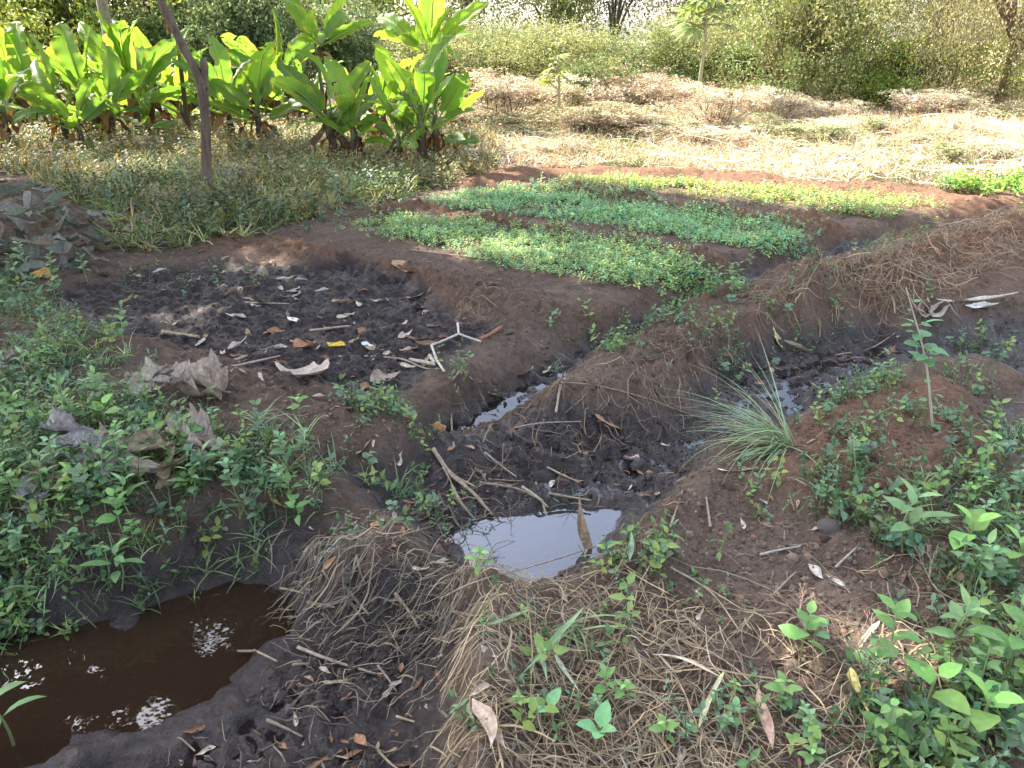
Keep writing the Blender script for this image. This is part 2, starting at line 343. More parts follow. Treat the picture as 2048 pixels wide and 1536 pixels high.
def leaf(Ln, W, seg=4, droop=.2, fold=.15, prof='ovate', col=(.1, .2, .05), pet=0., wave=0., cup=0., nx=3, tear=0, rs=0):
    """leaf blade along +Y from the origin, face up; nx columns"""
    t = np.linspace(0, 1, seg + 1)
    w = {'ovate': np.sin(np.pi * t ** .75) ** .8, 'lance': np.sin(np.pi * t ** .8) ** .9, 'blade': (1 - t ** 2.2) * .9 + .1 * (t < .01),
         'banana': np.minimum(1, np.sin(np.pi * np.clip(t * .97 + .03, 0, 1) ** .85) ** .55), 'obov': np.sin(np.pi * t ** 1.3) ** .8}[prof]
    w = np.maximum(w, .03) * W / 2
    u = np.linspace(-1, 1, nx); X = u[None, :] * w[:, None]; Y = np.repeat((pet + t * (Ln - pet))[:, None], nx, 1)
    r_ = np.random.default_rng(rs)
    if wave: X = X * (1 + wave * r_.normal(size=X.shape) * (np.abs(u) > .5)[None])
    Z = fold * np.abs(X) + cup * (X / (W / 2 + 1e-9)) ** 2 * W
    if wave: Z = Z + wave * W * .35 * r_.normal(size=X.shape) * np.abs(u)[None]
    # bend in the YZ plane
    a = -droop * t; ds = Ln / seg; yy = np.concatenate([[0], np.cumsum(np.cos(a[1:]) * ds)]); zz = np.concatenate([[0], np.cumsum(np.sin(a[1:]) * ds)])
    Yb = yy[:, None] - Z * np.sin(a)[:, None]; Zb = zz[:, None] + Z * np.cos(a)[:, None]
    V = np.stack([X, Yb + 0 * X, Zb], -1).reshape(-1, 3)
    F = [[i * nx + j, i * nx + j + 1, (i + 1) * nx + j + 1, (i + 1) * nx + j] for i in range(seg) for j in range(nx - 1)]
    if tear:
        F = [f for f in F if not (r_.random() < tear and (f[0] % nx in (0, nx - 2)))]
    U = np.stack([np.repeat((u * .5 + .5)[None], seg + 1, 0).ravel(), np.repeat(t[:, None], nx, 1).ravel()], -1)
    C = np.broadcast_to(np.array(col, float), (len(V), 3))
    return V, np.array(F), C, U
def tube(pts, rad, k=6, col=(.2, .15, .1), cap=True, lump=0.):
    pts = np.asarray(pts, float); n = len(pts); rad = np.broadcast_to(rad, (n,)).astype(float)
    tg = np.gradient(pts, axis=0); tg /= np.linalg.norm(tg, axis=1)[:, None] + 1e-9
    ref = np.array([0, 0, 1.]) if abs(tg[:, 2]).mean() < .8 else np.array([1., 0, 0])
    a = np.cross(tg, ref); a /= np.linalg.norm(a, axis=1)[:, None] + 1e-9; b = np.cross(tg, a)
    th = np.linspace(0, 2 * np.pi, k, endpoint=False)
    rr = rad[:, None] * (1 + (lump * rng.normal(size=(n, k)) if lump else 0))
    V = (pts[:, None] + rr[..., None] * (np.cos(th)[None, :, None] * a[:, None] + np.sin(th)[None, :, None] * b[:, None])).reshape(-1, 3)
    F = [[i * k + j, i * k + (j + 1) % k, (i + 1) * k + (j + 1) % k, (i + 1) * k + j] for i in range(n - 1) for j in range(k)]
    if cap:
        V = np.concatenate([V, pts[:1], pts[-1:]]); c0, c1 = n * k, n * k + 1
        F += [[c0, (j + 1) % k, j, j] for j in range(0)]
        for j in range(0, k, 2):
            F.append([c0, (j + 2) % k, (j + 1) % k, j]); q = (n - 1) * k
            F.append([c1, q + j, q + (j + 1) % k, q + (j + 2) % k])
    return V, np.array(F), np.broadcast_to(np.array(col, float), (len(V), 3)), np.zeros((len(V), 2))
def smoothline(p, n):
    p = np.asarray(p, float); t = np.linspace(0, len(p) - 1, n); i = np.clip(t.astype(int), 0, len(p) - 2); f = (t - i)[:, None]
    q = np.concatenate([[2 * p[0] - p[1]], p, [2 * p[-1] - p[-2]]])
    a, b, c, d = q[i], q[i + 1], q[i + 2], q[i + 3]
    return .5 * (2 * b + (c - a) * f + (2 * a - 5 * b + 4 * c - d) * f ** 2 + (3 * b - a - 3 * c + d) * f ** 3)
def xf(tm, pos=(0, 0, 0), Rm=None, sc=1., cm=None):
    V, F, C, U = tm; V = V * sc
    if Rm is not None: V = V @ np.asarray(Rm).T
    return V + np.asarray(pos, float), F, C * (np.asarray(cm) if cm is not None else 1), U
def hue(base, n, dv=.25, dh=.15):
    """random leaf colours round a base"""
    b = np.array(base)[None]; v = np.exp(rng.normal(0, dv, (n, 1))); y = rng.normal(0, dh, (n, 1))
    return np.clip(b * v * np.concatenate([1 + y * 1.2, 1 + y * .2, 1 - y * .6], 1), .004, .9)

# ------------------------------------------------------------ ground sheet
def build_ground():
    th = np.concatenate([np.linspace(-180, -52, 44, endpoint=False), np.linspace(-52, 52, 700, endpoint=False), np.linspace(52, 180, 44, endpoint=False)])
    rr = np.concatenate([[.02], np.geomspace(.3, 1.2, 60, endpoint=False), np.geomspace(1.2, 26, 640, endpoint=False), np.geomspace(26, 900, 60)])
    a, r = np.meshgrid(np.radians(th), rr); x = (r * np.sin(a)).ravel(); y = (r * np.cos(a)).ravel()
    z, wet, dry, red, bd, glo = H(x, y, True); n, k = len(rr), len(th)
    i, j = np.meshgrid(np.arange(n - 1), np.arange(k), indexing='ij'); j2 = (j + 1) % k
    F = np.stack([i * k + j, i * k + j2, (i + 1) * k + j2, (i + 1) * k + j], -1).reshape(-1, 4)[:, ::-1]
    o = mk('ground', np.stack([x, y, z], -1), F, 'earth', smooth=True)
    at = o.data.color_attributes.new('zone', 'FLOAT_COLOR', 'POINT')
    at.data.foreach_set('color', np.stack([wet, dry, red, glo], -1).astype(np.float32).ravel())
    tag(o, 'brown earth with dark wet mud channels and soil bunds', 'ground', kind='structure')
build_ground()
def water(name, key, z, m, label, grow=.25):
    p = P[key]; lo = p.min(0) - grow; hi = p.max(0) + grow
    lo = np.maximum(lo, -4); nx, ny = 60, 60
    X, Y = np.meshgrid(np.linspace(lo[0], hi[0], nx), np.linspace(lo[1], hi[1], ny)); s = sdf(p, X, Y)
    F = np.array([[i * nx + j, i * nx + j + 1, (i + 1) * nx + j + 1, (i + 1) * nx + j] for i in range(ny - 1) for j in range(nx - 1) if s[i, j] < grow * .8])
    used = np.unique(F); idx = np.full(nx * ny, -1); idx[used] = np.arange(len(used))
    o = mk(name, np.stack([X.ravel(), Y.ravel(), np.full(X.size, z)], -1)[used], idx[F], m, smooth=True)
    tag(o, label, 'water', kind='structure')
water('ditch_water', 'ditch', WATER_Z, 'water', 'brown shallow water standing in the ditch at lower left', .12)
water('puddle_water', 'puddle', PUD_Z, 'pud', 'small puddle of still water reflecting pale sky', .08)

def film(reg, z, label):
    p = gp(reg, z); lo, hi = p.min(0), p.max(0); X, Y = np.meshgrid(np.linspace(lo[0], hi[0], 40), np.linspace(lo[1], hi[1], 40)); s = sdf(p, X, Y)
    F = np.array([[i * 40 + j, i * 40 + j + 1, i * 40 + j + 41, i * 40 + j + 40] for i in range(39) for j in range(39) if s[i, j] < .02]); us = np.unique(F); idx = np.full(1600, -1); idx[us] = np.arange(len(us))
    tag(mk('shallow_water', np.stack([X.ravel(), Y.ravel(), np.full(1600, z)], -1)[us], idx[F], 'film', smooth=True), label, 'water', kind='structure')
film([(880,840),(930,800),(1030,765),(1100,725),(1200,680),(1250,690),(1200,730),(1140,775),(1070,830),(980,880),(900,880)], -.161, 'film of water lying in the channel beside the bund')
film([(1420,800),(1500,740),(1620,710),(1800,690),(1830,720),(1700,770),(1600,830),(1450,860)], -.158, 'film of water on the mud of the right pool')
film([(1080,900),(1250,880),(1400,880),(1420,910),(1330,990),(1230,995),(1080,980)], -.146, 'film of water on the mud above the puddle')
film([(560,1300),(700,1260),(900,1260),(900,1500),(880,1640),(300,1640),(420,1440)], -.219, 'film of water on the black mud at the bottom')
film([(1540,545),(1650,505),(1800,470),(1900,460),(1800,500),(1680,540),(1560,590)], -.155, 'film of water in the far channel')
# ------------------------------------------------------------ trees that shade the plot
def at(px, py, Y):
    d = ray(px, py); t = Y / d[1]; return np.array([d[0] * t, Y, CAM_Z + d[2] * t])
SHADE = gp([(-2500,560),(-700,430),(0,372),(300,362),(620,395),(800,402),(880,372),(1000,366),(1090,362),(1250,378),(1500,403),(1700,425),(1850,424),(2048,404),(2600,395),(4600,520),(3600,1400),(2600,3300),(0,3300),(-3000,2600)])
LIT = [(545,512,80,8,.9),(1795,1310,110,85,1),(1750,1240,40,20,.8),(1690,1190,25,12,.6),(880,487,120,10,.85),(1020,512,90,10,.8),(750,452,60,8,.6),(960,440,120,9,.85),(1280,462,75,9,.8),(1120,452,50,6,.7),(960,383,110,9,.9),(1100,388,90,7,.9),(880,405,50,8,.9),
       (230,345,40,14,.8),(350,350,40,18,.8),(790,395,50,12,.9),(100,375,60,14,.5),(1150,525,60,10,.5),(1240,495,60,7,.5),(500,400,60,10,.4)]
LITG = [(g(a, b), (abs(g(a + c, b)[0] - g(a, b)[0]), abs(g(a, b - d)[1] - g(a, b)[1])), p) for a, b, c, d, p in LIT]
def shade_p(x, y):
    s = sdf(SHADE, x, y) + .22 + .3 * fbm(x * 1.3, y * 1.3, 91, 3)
    p = 1 - ss(-.1, .25, s)
    # thinner cover over the weeds under the bananas
    band = ss(7.4, 8.6, y) * (1 - ss(11.6, 12.6, y)) * (x < -.4) * (x > -9)
    p = np.maximum(p, .38 * band * (fbm(x * 1.6, y * 1.6, 95, 3) > -.12))
    for (cx, cy), (rx, ry), q in LITG:
        d = np.hypot((x - cx) / (rx + .24), (y - cy) / (ry + .24)) + .35 * fbm(x * 9, y * 9, 97, 3); p = p * (1 - q * (d < 1))
    return p
def quadleaf(L_, W_):
    return np.array([[0, 0, 0], [W_ / 2, L_ * .45, .004], [0, L_, 0], [-W_ / 2, L_ * .45, .004]]), np.array([[0, 1, 2, 3]])
def clump(nl, rad, L_, W_, seed, flat=.7):
    r_ = np.random.default_rng(seed); V, F = quadleaf(L_, W_); t = T()
    d = r_.normal(size=(nl, 3)); d /= np.linalg.norm(d, axis=1)[:, None]; p = d * rad * r_.random((nl, 1)) ** .5; p[:, 2] *= flat
    spread(t, (V, F, np.ones((4, 3)), np.zeros((4, 2))), p, rot(r_.random(nl) * 6.28, r_.normal(0, .7, nl), r_.normal(0, .6, nl)), .7 + .6 * r_.random(nl)); return t.fin()
CL = [clump(16, .22, .16, .08, s) for s in range(4)]
sdn = np.array(sd)
def shade_trees():
    n = 36000; x = rng.uniform(-9, 8.5, n); y = rng.uniform(-2.5, 13, n)
    k = rng.random(n) < shade_p(x, y); x, y = x[k], y[k]
    hh = rng.uniform(5.6, 8.6, len(x)) + .6 * fbm(x * .6, y * .6, 12, 2)
    p = np.stack([x, y, 0 * x], 1) + sdn[None] * (hh / sdn[2])[:, None]
    k = ~((p[:, 0] > -1.3) & (p[:, 1] > 5)); p = p[k]
    k = ~((fbm(p[:, 0] * 1.1, p[:, 1] * 1.1, 15, 2) > .33) & (p[:, 0] < -3) & (p[:, 1] > 6) & (p[:, 1] < 11)); p = p[k]
    for a, b, rr_ in ((430,1250,.42),(410,1280,.4),(395,1215,.25),(140,1290,.26),(60,1330,.3),(20,1345,.25),(600,1215,.3),(560,1225,.2),(320,1440,.35),(250,1430,.2),(110,1300,.2),(170,1450,.2),(200,1330,.15),(1100,1080,.3)):
        w0 = np.array([*g(a, b, WATER_Z), WATER_Z]); d_ = ray(a, b); d_ = d_ * np.array([1, 1, -1]); d_ /= np.linalg.norm(d_); v_ = p - w0; tt = v_ @ d_
        dd = np.linalg.norm(v_ - tt[:, None] * d_, axis=1); p = p[dd > rr_ * .65 + .12 + .25 * fbm(p[:, 0] * 3, p[:, 1] * 3, 3, 2)[:] ] if True else p
    base = {}
    b1 = hit(415, 392); Y1 = b1.y
    tr = [at(415, 400, Y1), at(413, 330, Y1), at(411, 250, Y1), at(404, 168, Y1)]; tr[0][2] = b1.z - .1
    br = [at(404, 172, Y1), at(392, 140, Y1), at(372, 105, Y1 + .03), at(348, 55, Y1 + .1), at(322, 0, Y1 + .2), at(285, -110, Y1 + .3), np.array([-4.6, Y1 + .5, 4.6]), np.array([-5.2, Y1 + .6, 6.4])]
    roots = [('leaning_tree', b1, np.array([-5.2, Y1 + .6, 6.4])), ('slender_tree', Vector((*at(228, 200, 15.5)[:2], Hs(*at(228, 200, 15.5)[:2]))), np.array([-7.2, 11.9, 6.6])), ('shade_tree', Vector((-9.2, 5.2, Hs(-9.2, 5.2))), np.array([-8.7, 5.6, 5.8]))]
    cent = np.array([[r_[2][0], r_[2][1]] for r_ in roots]); cent[0] += (1.5, -.8)
    own = np.argmin(((p[:, None, :2] - cent[None]) ** 2).sum(-1) + rng.random((len(p), 3)) * 2, 1)
    labs = ['bare forked brown trunk leaning to the left in front of the banana plants', 'straight pale grey trunk rising behind the banana clump at upper left', 'spreading tree left of the plot whose crown shades the basin']
    for i, (nm, b, top) in enumerate(roots):
        e = empty(nm, b, label=labs[i], cat='tree'); b_ = np.array(b)
        q = p[own == i]
        t = T()
        for j in range(4):
            s = q[j::4]; m = len(s); spread(t, CL[j], s - b_, rot(rng.random(m) * 6.28, rng.normal(0, .4, m)), .8 + .5 * rng.random(m), hue((.055, .105, .03), m))
        t.obj('crown', 'tree', parent=e)
        if i == 0:
            t1 = T(); t1.add(*tube(smoothline(tr, 16) - b_, np.interp(np.linspace(0, 1, 16), [0, .1, .8, 1], [.075, .056, .050, .066]), 12, lump=.07))
            tk = t1.obj('trunk', 'bark', True, e)
            t2 = T(); t2.add(*tube(smoothline(br, 40) - b_, np.interp(np.linspace(0, 1, 40), [0, .1, .6, 1], [.056, .046, .04, .04]), 12, lump=.05)); l = t2.obj('limb', 'bark', True, tk)
            st = [at(405, 178, Y1), at(409, 150, Y1 + .02), at(407, 118, Y1 - .02)]
            t3 = T(); t3.add(*tube(smoothline(st, 6) - b_, [.06, .05, .045, .04, .045, .03], 9, lump=.12)); t3.obj('broken_stub', 'bark', True, tk)
        else:
            if i == 1: pts = [b_ + (0, 0, -.1), at(218, 80, 15.4), at(203, 0, 15), at(180, -150, 14.5), top]; rad = np.linspace(.11, .07, 20)
            else: pts = [b_ + (0, 0, -.1), b_ + (.2, .1, 2.5), top]; rad = np.linspace(.2, .1, 20)
            t1 = T(); t1.add(*tube(smoothline(pts, 20) - b_, rad, 10, lump=.04)); tk = t1.obj('trunk', ['bark', 'pale', 'bark'][i], True, e)
        # branches spreading under the leaves
        for j in range(min(16, len(q))):
            c = q[rng.integers(len(q))]; mid = top * .5 + c * .5 + rng.normal(0, .3, 3)
            tb = T(); tb.add(*tube(smoothline([top + (0, 0, -.3 * rng.random()), mid, c], 9) - b_, np.linspace(.05, .008, 9), 5)); tb.obj('branch', 'pale' if i == 1 else 'bark', True, tk)
shade_trees()

# ------------------------------------------------------------ banana plants
def banana_leaf(Ln, W, droop, fold, seed, tear=0., col=(.10, .24, .03)):
    r_ = np.random.default_rng(seed)
    seg, nx = 22, 9; t = np.linspace(0, 1, seg + 1); pet = .26 * Ln
    w = np.minimum(1, np.sin(np.pi * np.clip(t * .93 + .045, 0, 1) ** .8) ** .6) * W / 2
    u = np.linspace(-1, 1, nx)
    wob = 1 + .10 * np.interp(t, np.linspace(0, 1, 9), r_.normal(size=9))
    X = u[None] * w[:, None] * wob[:, None]
    lift = np.abs(X) * fold + .10 * W * np.abs(u)[None] ** 2 * np.sin(t[:, None] * 40 * (.6 + .4 * r_.random()) + r_.random() * 6) * .5
    side = np.interp(t, np.linspace(0, 1, 6), r_.normal(0, .10, 6))
    L_ = lift - np.abs(u)[None] ** 2 * np.abs(X) * .25
    yy = np.concatenate([[0, ], np.cumsum(np.diff(t) * Ln)]) + pet
    a = -droop * np.clip(np.linspace(-.1, 1, seg + 1), 0, 1) ** 1.4; ds = Ln / seg
    yb = pet + np.concatenate([[0], np.cumsum(np.cos(a[1:]) * ds)]); zb = np.concatenate([[0], np.cumsum(np.sin(a[1:]) * ds)])
    Y = yb[:, None] - L_ * np.sin(a)[:, None]; Z = zb[:, None] + L_ * np.cos(a)[:, None]; Xs = X + side[:, None] * W * .3
    V = np.stack([Xs, Y, Z], -1)
    C = np.broadcast_to(np.array(col), (seg + 1, nx, 3)).copy()
    edge = (np.abs(u)[None, :, None] > .95) * (np.interp(t, np.linspace(0, 1, 9), r_.random(9)) > .55)[:, None, None]
    C = np.where(edge, np.array([.25, .17, .06]), C)
    out = T(); V_ = V.reshape(-1, 3); F = []
    extraV, extraC, extraU = [], [], []
    U = np.stack(np.broadcast_arrays((u * .5 + .5)[None], t[:, None]), -1).reshape(-1, 2)
    # torn strips: cut a row on one side and sag it
    cut = {}
    for i in range(2, seg - 1):
        for s_ in (0, 1):
            if r_.random() < tear: cut[(i, s_)] = 1
    for i in range(seg):
        for j in range(nx - 1):
            s_ = 0 if j < nx // 2 else 1
            if (i, s_) in cut and abs(u[j] + u[j + 1]) / 2 > .3 and r_.random() < .85: continue
            F.append([i * nx + j, i * nx + j + 1, (i + 1) * nx + j + 1, (i + 1) * nx + j])
    out.add(V_, np.array(F), C.reshape(-1, 3), U)
    ml = V[:, nx // 2] + (0, 0, -.006)
    stalk = np.concatenate([[[0, -.02, 0]], ml[::3]]); tb = tube(stalk, np.linspace(.016, .003, len(stalk)), 5, (.26, .34, .10)); tb[3][:] = .5
    out.add(*tb); return out
BLV = []
for i in range(12):
    o = banana_leaf(1, .31 + .045 * (i % 3), .3 + .27 * (i % 5), .25 + .12 * (i % 4), 100 + i, [0, .05, .1, 0, .03, .08][i % 6], [(.10, .23, .035), (.07, .17, .035), (.15, .29, .04), (.12, .25, .05)][i % 4]).obj('leaf', 'banana', True)
    BLV.append(o.data); bpy.data.objects.remove(o)
DLV = []
for i in range(4):
    t_ = leaf(.75, .16, 8, 1.2 + .3 * i, .6, 'lance', [(.20, .085, .03), (.14, .06, .03), (.27, .15, .06), (.10, .06, .04)][i], wave=.5, nx=5, rs=i)
    t = T().add(*t_); o = t.obj('dry_leaf', 'dry', True); DLV.append(o.data); bpy.data.objects.remove(o)
STM = []
for i in range(3):
    t = T(); V = tube(smoothline([(0, 0, -.05), (.01 * i, .01, .3), (.02, -.02 * i, .7), (.0, .0, 1.0)], 12), np.interp(np.linspace(0, 1, 12), [0, .15, 1], [.085, .065, .032]), 12, (.11, .13, .05), lump=.08)
    c = V[2].copy(); k = V[0][:, 2] < .6; c[k] = (.075, .045, .03); V = (V[0], V[1], c, V[3]); t.add(*V); o = t.obj('pseudostem', 'stemg', True); STM.append(o.data); bpy.data.objects.remove(o)
def child(name, me, par, loc, eul, sc):
    o = bpy.data.objects.new(name, me); scene.collection.objects.link(o); o.parent = par; o.location = loc; o.rotation_euler = eul; o.scale = (sc,) * 3 if np.isscalar(sc) else sc; return o
def banana(pos, hgt, nl, seed, label, group='young banana plants', lean=0, dry=3, up=1., leafs=None):
    r_ = random.Random(seed); e = empty('banana_plant', pos, r_.uniform(0, 6.28) if leafs is None else 0, label=label, cat='banana plant', group=group)
    sh = hgt * .42
    child('pseudostem', STM[seed % 3], e, (0, 0, 0), (r_.uniform(-.06, .06), r_.uniform(-.06, .06), 0), (1.0 * hgt ** .5 * .75, hgt ** .5 * .75, sh))
    for i in range(nl):
        f = i / max(1, nl - 1)            # 0 = outermost, 1 = newest
        yaw = i * 2.4 + r_.uniform(-.6, .6); pit = math.radians(20 + 62 * f ** .75) * up + r_.uniform(-.22, .18)
        ln = hgt * (.40 + .17 * f) * r_.uniform(.85, 1.1)
        if leafs: yaw, pit, ln = leafs[i % len(leafs)]; yaw += r_.uniform(-.15, .15); ln = ln * hgt
        child('leaf', BLV[r_.randrange(12)], e, (0, 0, sh * (.45 + .53 * f)), (pit, r_.uniform(-.8, .8), yaw), ln)
    for i in range(dry):
        child('dry_leaf', DLV[r_.randrange(4)], e, (0, 0, sh * r_.uniform(.5, .9)), (r_.uniform(-.9, .1), r_.uniform(-.6, .6), r_.uniform(0, 6.28)), hgt * r_.uniform(.32, .56))
    return e
# picture x, base y, top y, leaves, words
BAN = [(20,300,95,9,'banana plant cut by the left edge, broad yellow-green leaves over brown stalks'),
 (78,262,70,8,'banana plant right of the left-edge plant, half hidden behind its neighbours'),
 (135,290,110,8,'low banana plant with wide leaves left of the dense clump'),
 (195,282,80,9,'dark green banana plant in front of the pale trunk'),
 (232,288,110,8,'small banana plant at the front of the dense clump'),
 (282,272,25,11,'tallest banana plant of the clump left of the forked trunk'),
 (308,262,90,8,'banana plant between the tall clump and the forked trunk'),
 (350,235,95,7,'small banana plant seen behind the forked trunk'),
 (395,240,100,7,'banana plant with low leaves right behind the forked trunk'),
 (466,285,80,10,'upright banana plant just right of the forked trunk'),
 (526,292,95,9,'banana plant with blackened stem foot right of the upright one'),
 (560,240,48,9,'banana plant with two tall glowing leaves behind the blackened stem'),
 (605,238,120,7,'short banana plant at the back in the middle of the row'),
 (672,322,95,8,'banana plant with a tall folded leaf left of the last clump'),
 (708,326,140,7,'banana plant with brown hanging leaves at the foot of the last clump'),
 (768,285,100,9,'banana plant with reddish dying leaves behind the last clump'),
 (800,335,175,7,'small drooping banana sucker at the front of the last clump'),
 (848,335,108,11,'large banana plant at the right end of the row, leaves pointing up right'),
 (875,322,130,9,'banana plant at the far right end beside the dry weeds')]
for i, (px, py, ty, nl, lb) in enumerate(BAN):
    b = hit(px, py); hg = (py - ty) / FPX * (b.y / CP) * .86
    banana(b, hg * (1.13 if i > 16 else 1), nl, 40 + i, lb, dry=6 if i in (0, 10, 13, 14, 15) else 4)
for i, (px, py, ty) in enumerate([(45,255,90),(110,250,60),(160,258,95),(255,248,60),(330,250,70),(375,262,120),(430,250,85),(495,252,100),(575,258,110),(640,262,120),(735,268,110),(820,285,95),(0,262,80),(-60,280,90),(300,285,150),(165,300,150)]):
    b = hit(px, py); banana(b, (py - ty) / FPX * (b.y / CP) * .86, 7, 90 + i, 'banana plant in the crowded back of the row, mostly hidden by the plants in front', group='banana plants crowded behind the front row', dry=2)
for px, Y, ty, lb, hz in ((858, 14.5, 105, 'tall banana plant standing behind the row, crown cut by the top edge', 1.15), (640, 12.5, 85, 'grey-green banana plant in shade, crown cut by the top edge left of centre', .85), (335, 13.5, 5, 'tall banana plant with shaded leaves hanging into the top left corner', .85)):
    a_ = at(px, ty, Y); z0 = Hs(a_[0], Y); hg = (a_[2] - z0) / .42
    b = Vector((a_[0], Y, z0)); e = banana(b, hg, 9, int(px), lb, group='tall banana plants', dry=3)
    for c in e.children:
        if c.name.startswith('pseudo'): c.scale = (c.scale.x * .4, c.scale.y * .4, c.scale.z)
        if c.name.startswith('dry'): c.scale = (.5,) * 3; c.location.z = hg * .38
        if c.name.startswith('leaf'): c.location.z = hg * .42 * .97; c.scale = (hz * c.scale.x / hg / .56,) * 3

# ------------------------------------------------------------ bushes and trees at the back
def crown_tmpl(w, d, h, n, L_, W_, seed, cols, lobes=20, shell=.55, hang=0., z0=.1, low=.08):
    """leaf quads spread through an uneven many-lobed volume"""
    r_ = np.random.default_rng(seed); t = T(); V, F = quadleaf(L_, W_)
    c = np.stack([r_.normal(0, w * .24, lobes), r_.normal(0, d * .24, lobes), z0 + h * (low + (.8 - low) * r_.random(lobes))], 1); R_ = h * (.13 + .20 * r_.random(lobes))
    ncl = n // 14; li = r_.integers(0, lobes, ncl); dv = r_.normal(size=(ncl, 3)); dv /= np.linalg.norm(dv, axis=1)[:, None]
    pc = c[li] + dv * (R_[li] * (shell + (1 - shell) * r_.random(ncl) ** .5) * (1 + .25 * r_.normal(size=ncl)))[:, None] * np.array([1.25, 1.1, .9])
    li = li[pc[:, 2] > z0 * .5]; pc = pc[pc[:, 2] > z0 * .5]; ncl = len(pc)
    lc = r_.integers(0, len(cols), lobes); cc = np.array(cols)[np.where(r_.random(ncl) < .7, lc[li], r_.integers(0, len(cols), ncl))] * np.exp(r_.normal(0, .22, (ncl, 1)))
    m = 14; p = np.repeat(pc, m, 0) + r_.normal(0, .075 * h / 2.2, (ncl * m, 3)) * np.array([1, 1, .7]); q = len(p)
    if hang: p[:, 2] -= hang * r_.random(q) ** 2
    C = np.repeat(cc, m, 0) * np.exp(r_.normal(0, .18, (q, 1)))
    spread(t, (V, F, np.ones((4, 3)), np.zeros((4, 2))), p, rot(r_.random(q) * 6.28, r_.normal(-.3 - hang, .7, q), r_.normal(0, .8, q)), .6 + .8 * r_.random(q), C)
    return t, c
def wood(h, n, seed, rad=.03, tgt=None, spreadw=.5):
    r_ = np.random.default_rng(seed); t = T()
    for i in range(n):
        a = r_.random() * 6.28; e_ = np.array([math.cos(a) * h * spreadw * r_.random(), math.sin(a) * h * spreadw * r_.random(), h * (.55 + .35 * r_.random())]) if tgt is None else tgt[i % len(tgt)]
        s = np.array([math.cos(a) * .12, math.sin(a) * .12, -.1]); m = (s + e_) / 2 + r_.normal(0, .12 * h, 3) * .6
        t.add(*tube(smoothline([s, m, e_], 7), np.linspace(rad, rad * .3, 7), 5, (.14, .10, .07)))
        for j in range(4):
            s2 = m + (e_ - m) * r_.random(); t.add(*tube(smoothline([s2, s2 + r_.normal(0, .2 * h, 3) * .6, s2 + r_.normal(0, .3 * h, 3) * .6], 4), np.linspace(rad * .4, rad * .15, 4), 4, (.16, .11, .08)))
    return t
G1 = [(.22, .27, .09), (.27, .30, .12), (.16, .22, .08), (.31, .32, .15)]  # hedge greens lightened: the pale haze is put into the leaf colour
G2 = [(.16, .23, .10), (.20, .27, .12), (.27, .31, .16)]  # lightened too, haze painted into the leaf colour
GY = [(.26, .34, .05), (.18, .26, .05), (.30, .34, .09), (.10, .17, .04)]
GO = [(.30, .29, .14), (.24, .25, .12), (.36, .33, .17)]
DK = [(.06, .09, .07), (.08, .11, .08), (.05, .075, .07)]  # far dark greens, raised a little to stand in for haze
def bush_proto(name, cat, w, d, h, n, L_, cols, seed, **k):
    e = empty(name, cat=cat); t, c = crown_tmpl(w, d, h, n, L_, L_ * .45, seed, cols, **k); t.obj('foliage', 'tree', parent=e)
    wood(h, 12, seed + 1, .02 * h / 2, None, .55).obj('stems', 'stemg', True, e); return e
BP = dict(a=bush_proto('bush', 'bush', 3.2, 2.4, 2.3, 34000, .058, G1, 1, shell=.7), b=bush_proto('bush', 'bush', 2.8, 2.2, 2.0, 24000, .07, G2, 2),
          y=bush_proto('bush', 'bush', 3.0, 2.4, 2.8, 18000, .085, GY, 3, shell=.45), o=bush_proto('bush', 'bush', 3.0, 2.4, 2.6, 17000, .06, GO, 4, hang=.4))
used = set()
def put(proto, x, y, s, rz, lb, grp=None, sz=1., cat=None):
    o = proto if proto.name not in used else copy_tree(proto); used.add(proto.name)
    o.location = (x, y, Hs(x, y) - .05); o.rotation_euler.z = rz; o.scale = (s, s, s * sz); o['label'] = lb
    if grp: o['group'] = grp
    return o
BU = [(-300,16.5,'y',1.3,1.1,'yellow-green bush beyond the left edge of the banana row'),(-60,17,'y',1.2,1.1,'sunlit yellow-green bush behind the plants at the left edge'),(90,18.5,'a',1.3,1.2,'dark-hearted bush left of the pale trunk'),(170,16.8,'y',1.0,1.15,'bright yellow-green bush at the foot of the pale trunk'),
 (300,18,'y',1.25,1.2,'light bush between the pale trunk and the forked trunk'),(450,18.5,'a',1.4,1.2,'broad green bush right of the forked trunk top'),(560,17.4,'b',1.2,1.1,'shady green bush behind the two glowing banana leaves'),(680,18.4,'b',1.35,1.0,'dark green bush left of the tall banana plant'),
 (770,17.6,'b',1.0,1.0,'low dark bush touching the tall banana plant on its left'),(900,17,'a',.95,.75,'pale green bush right of the tall banana stem'),(1010,18.6,'a',1.0,.75,'rounded light bush above the dead weeds, left of centre'),(1120,16.8,'a',1.05,.7,'light green bush behind the palm-leaved seedling'),
 (1220,19.2,'b',1.1,.65,'olive bush in the middle of the hedge'),(1310,20.2,'a',1.05,.8,'tall light bush beneath the papaya tree'),(1400,19.4,'b',1.0,.9,'grey-green bush right of the papaya tree'),(1462,18.6,'o',.9,.85,'olive bush with bare brown twigs at its foot'),
 (1535,17.2,'a',1.25,1.15,'big pale green bush bulging over the field edge'),(1600,21,'b',.8,.75,'dark low bush in the gap left of the yellow one'),(1700,16.9,'y',.8,.75,'yellowish bush left of the feathery tree'),(1765,18.2,'o',1.1,1.0,'olive bush merging with the feathery tree on its left'),
 (1990,20.5,'b',1.2,1.0,'dark green bush right of the reddish trunk'),(2120,19.5,'o',1.2,1.1,'olive bush cut by the right edge'),(2330,18,'a',1.3,1.1,'light bush beyond the right edge')]
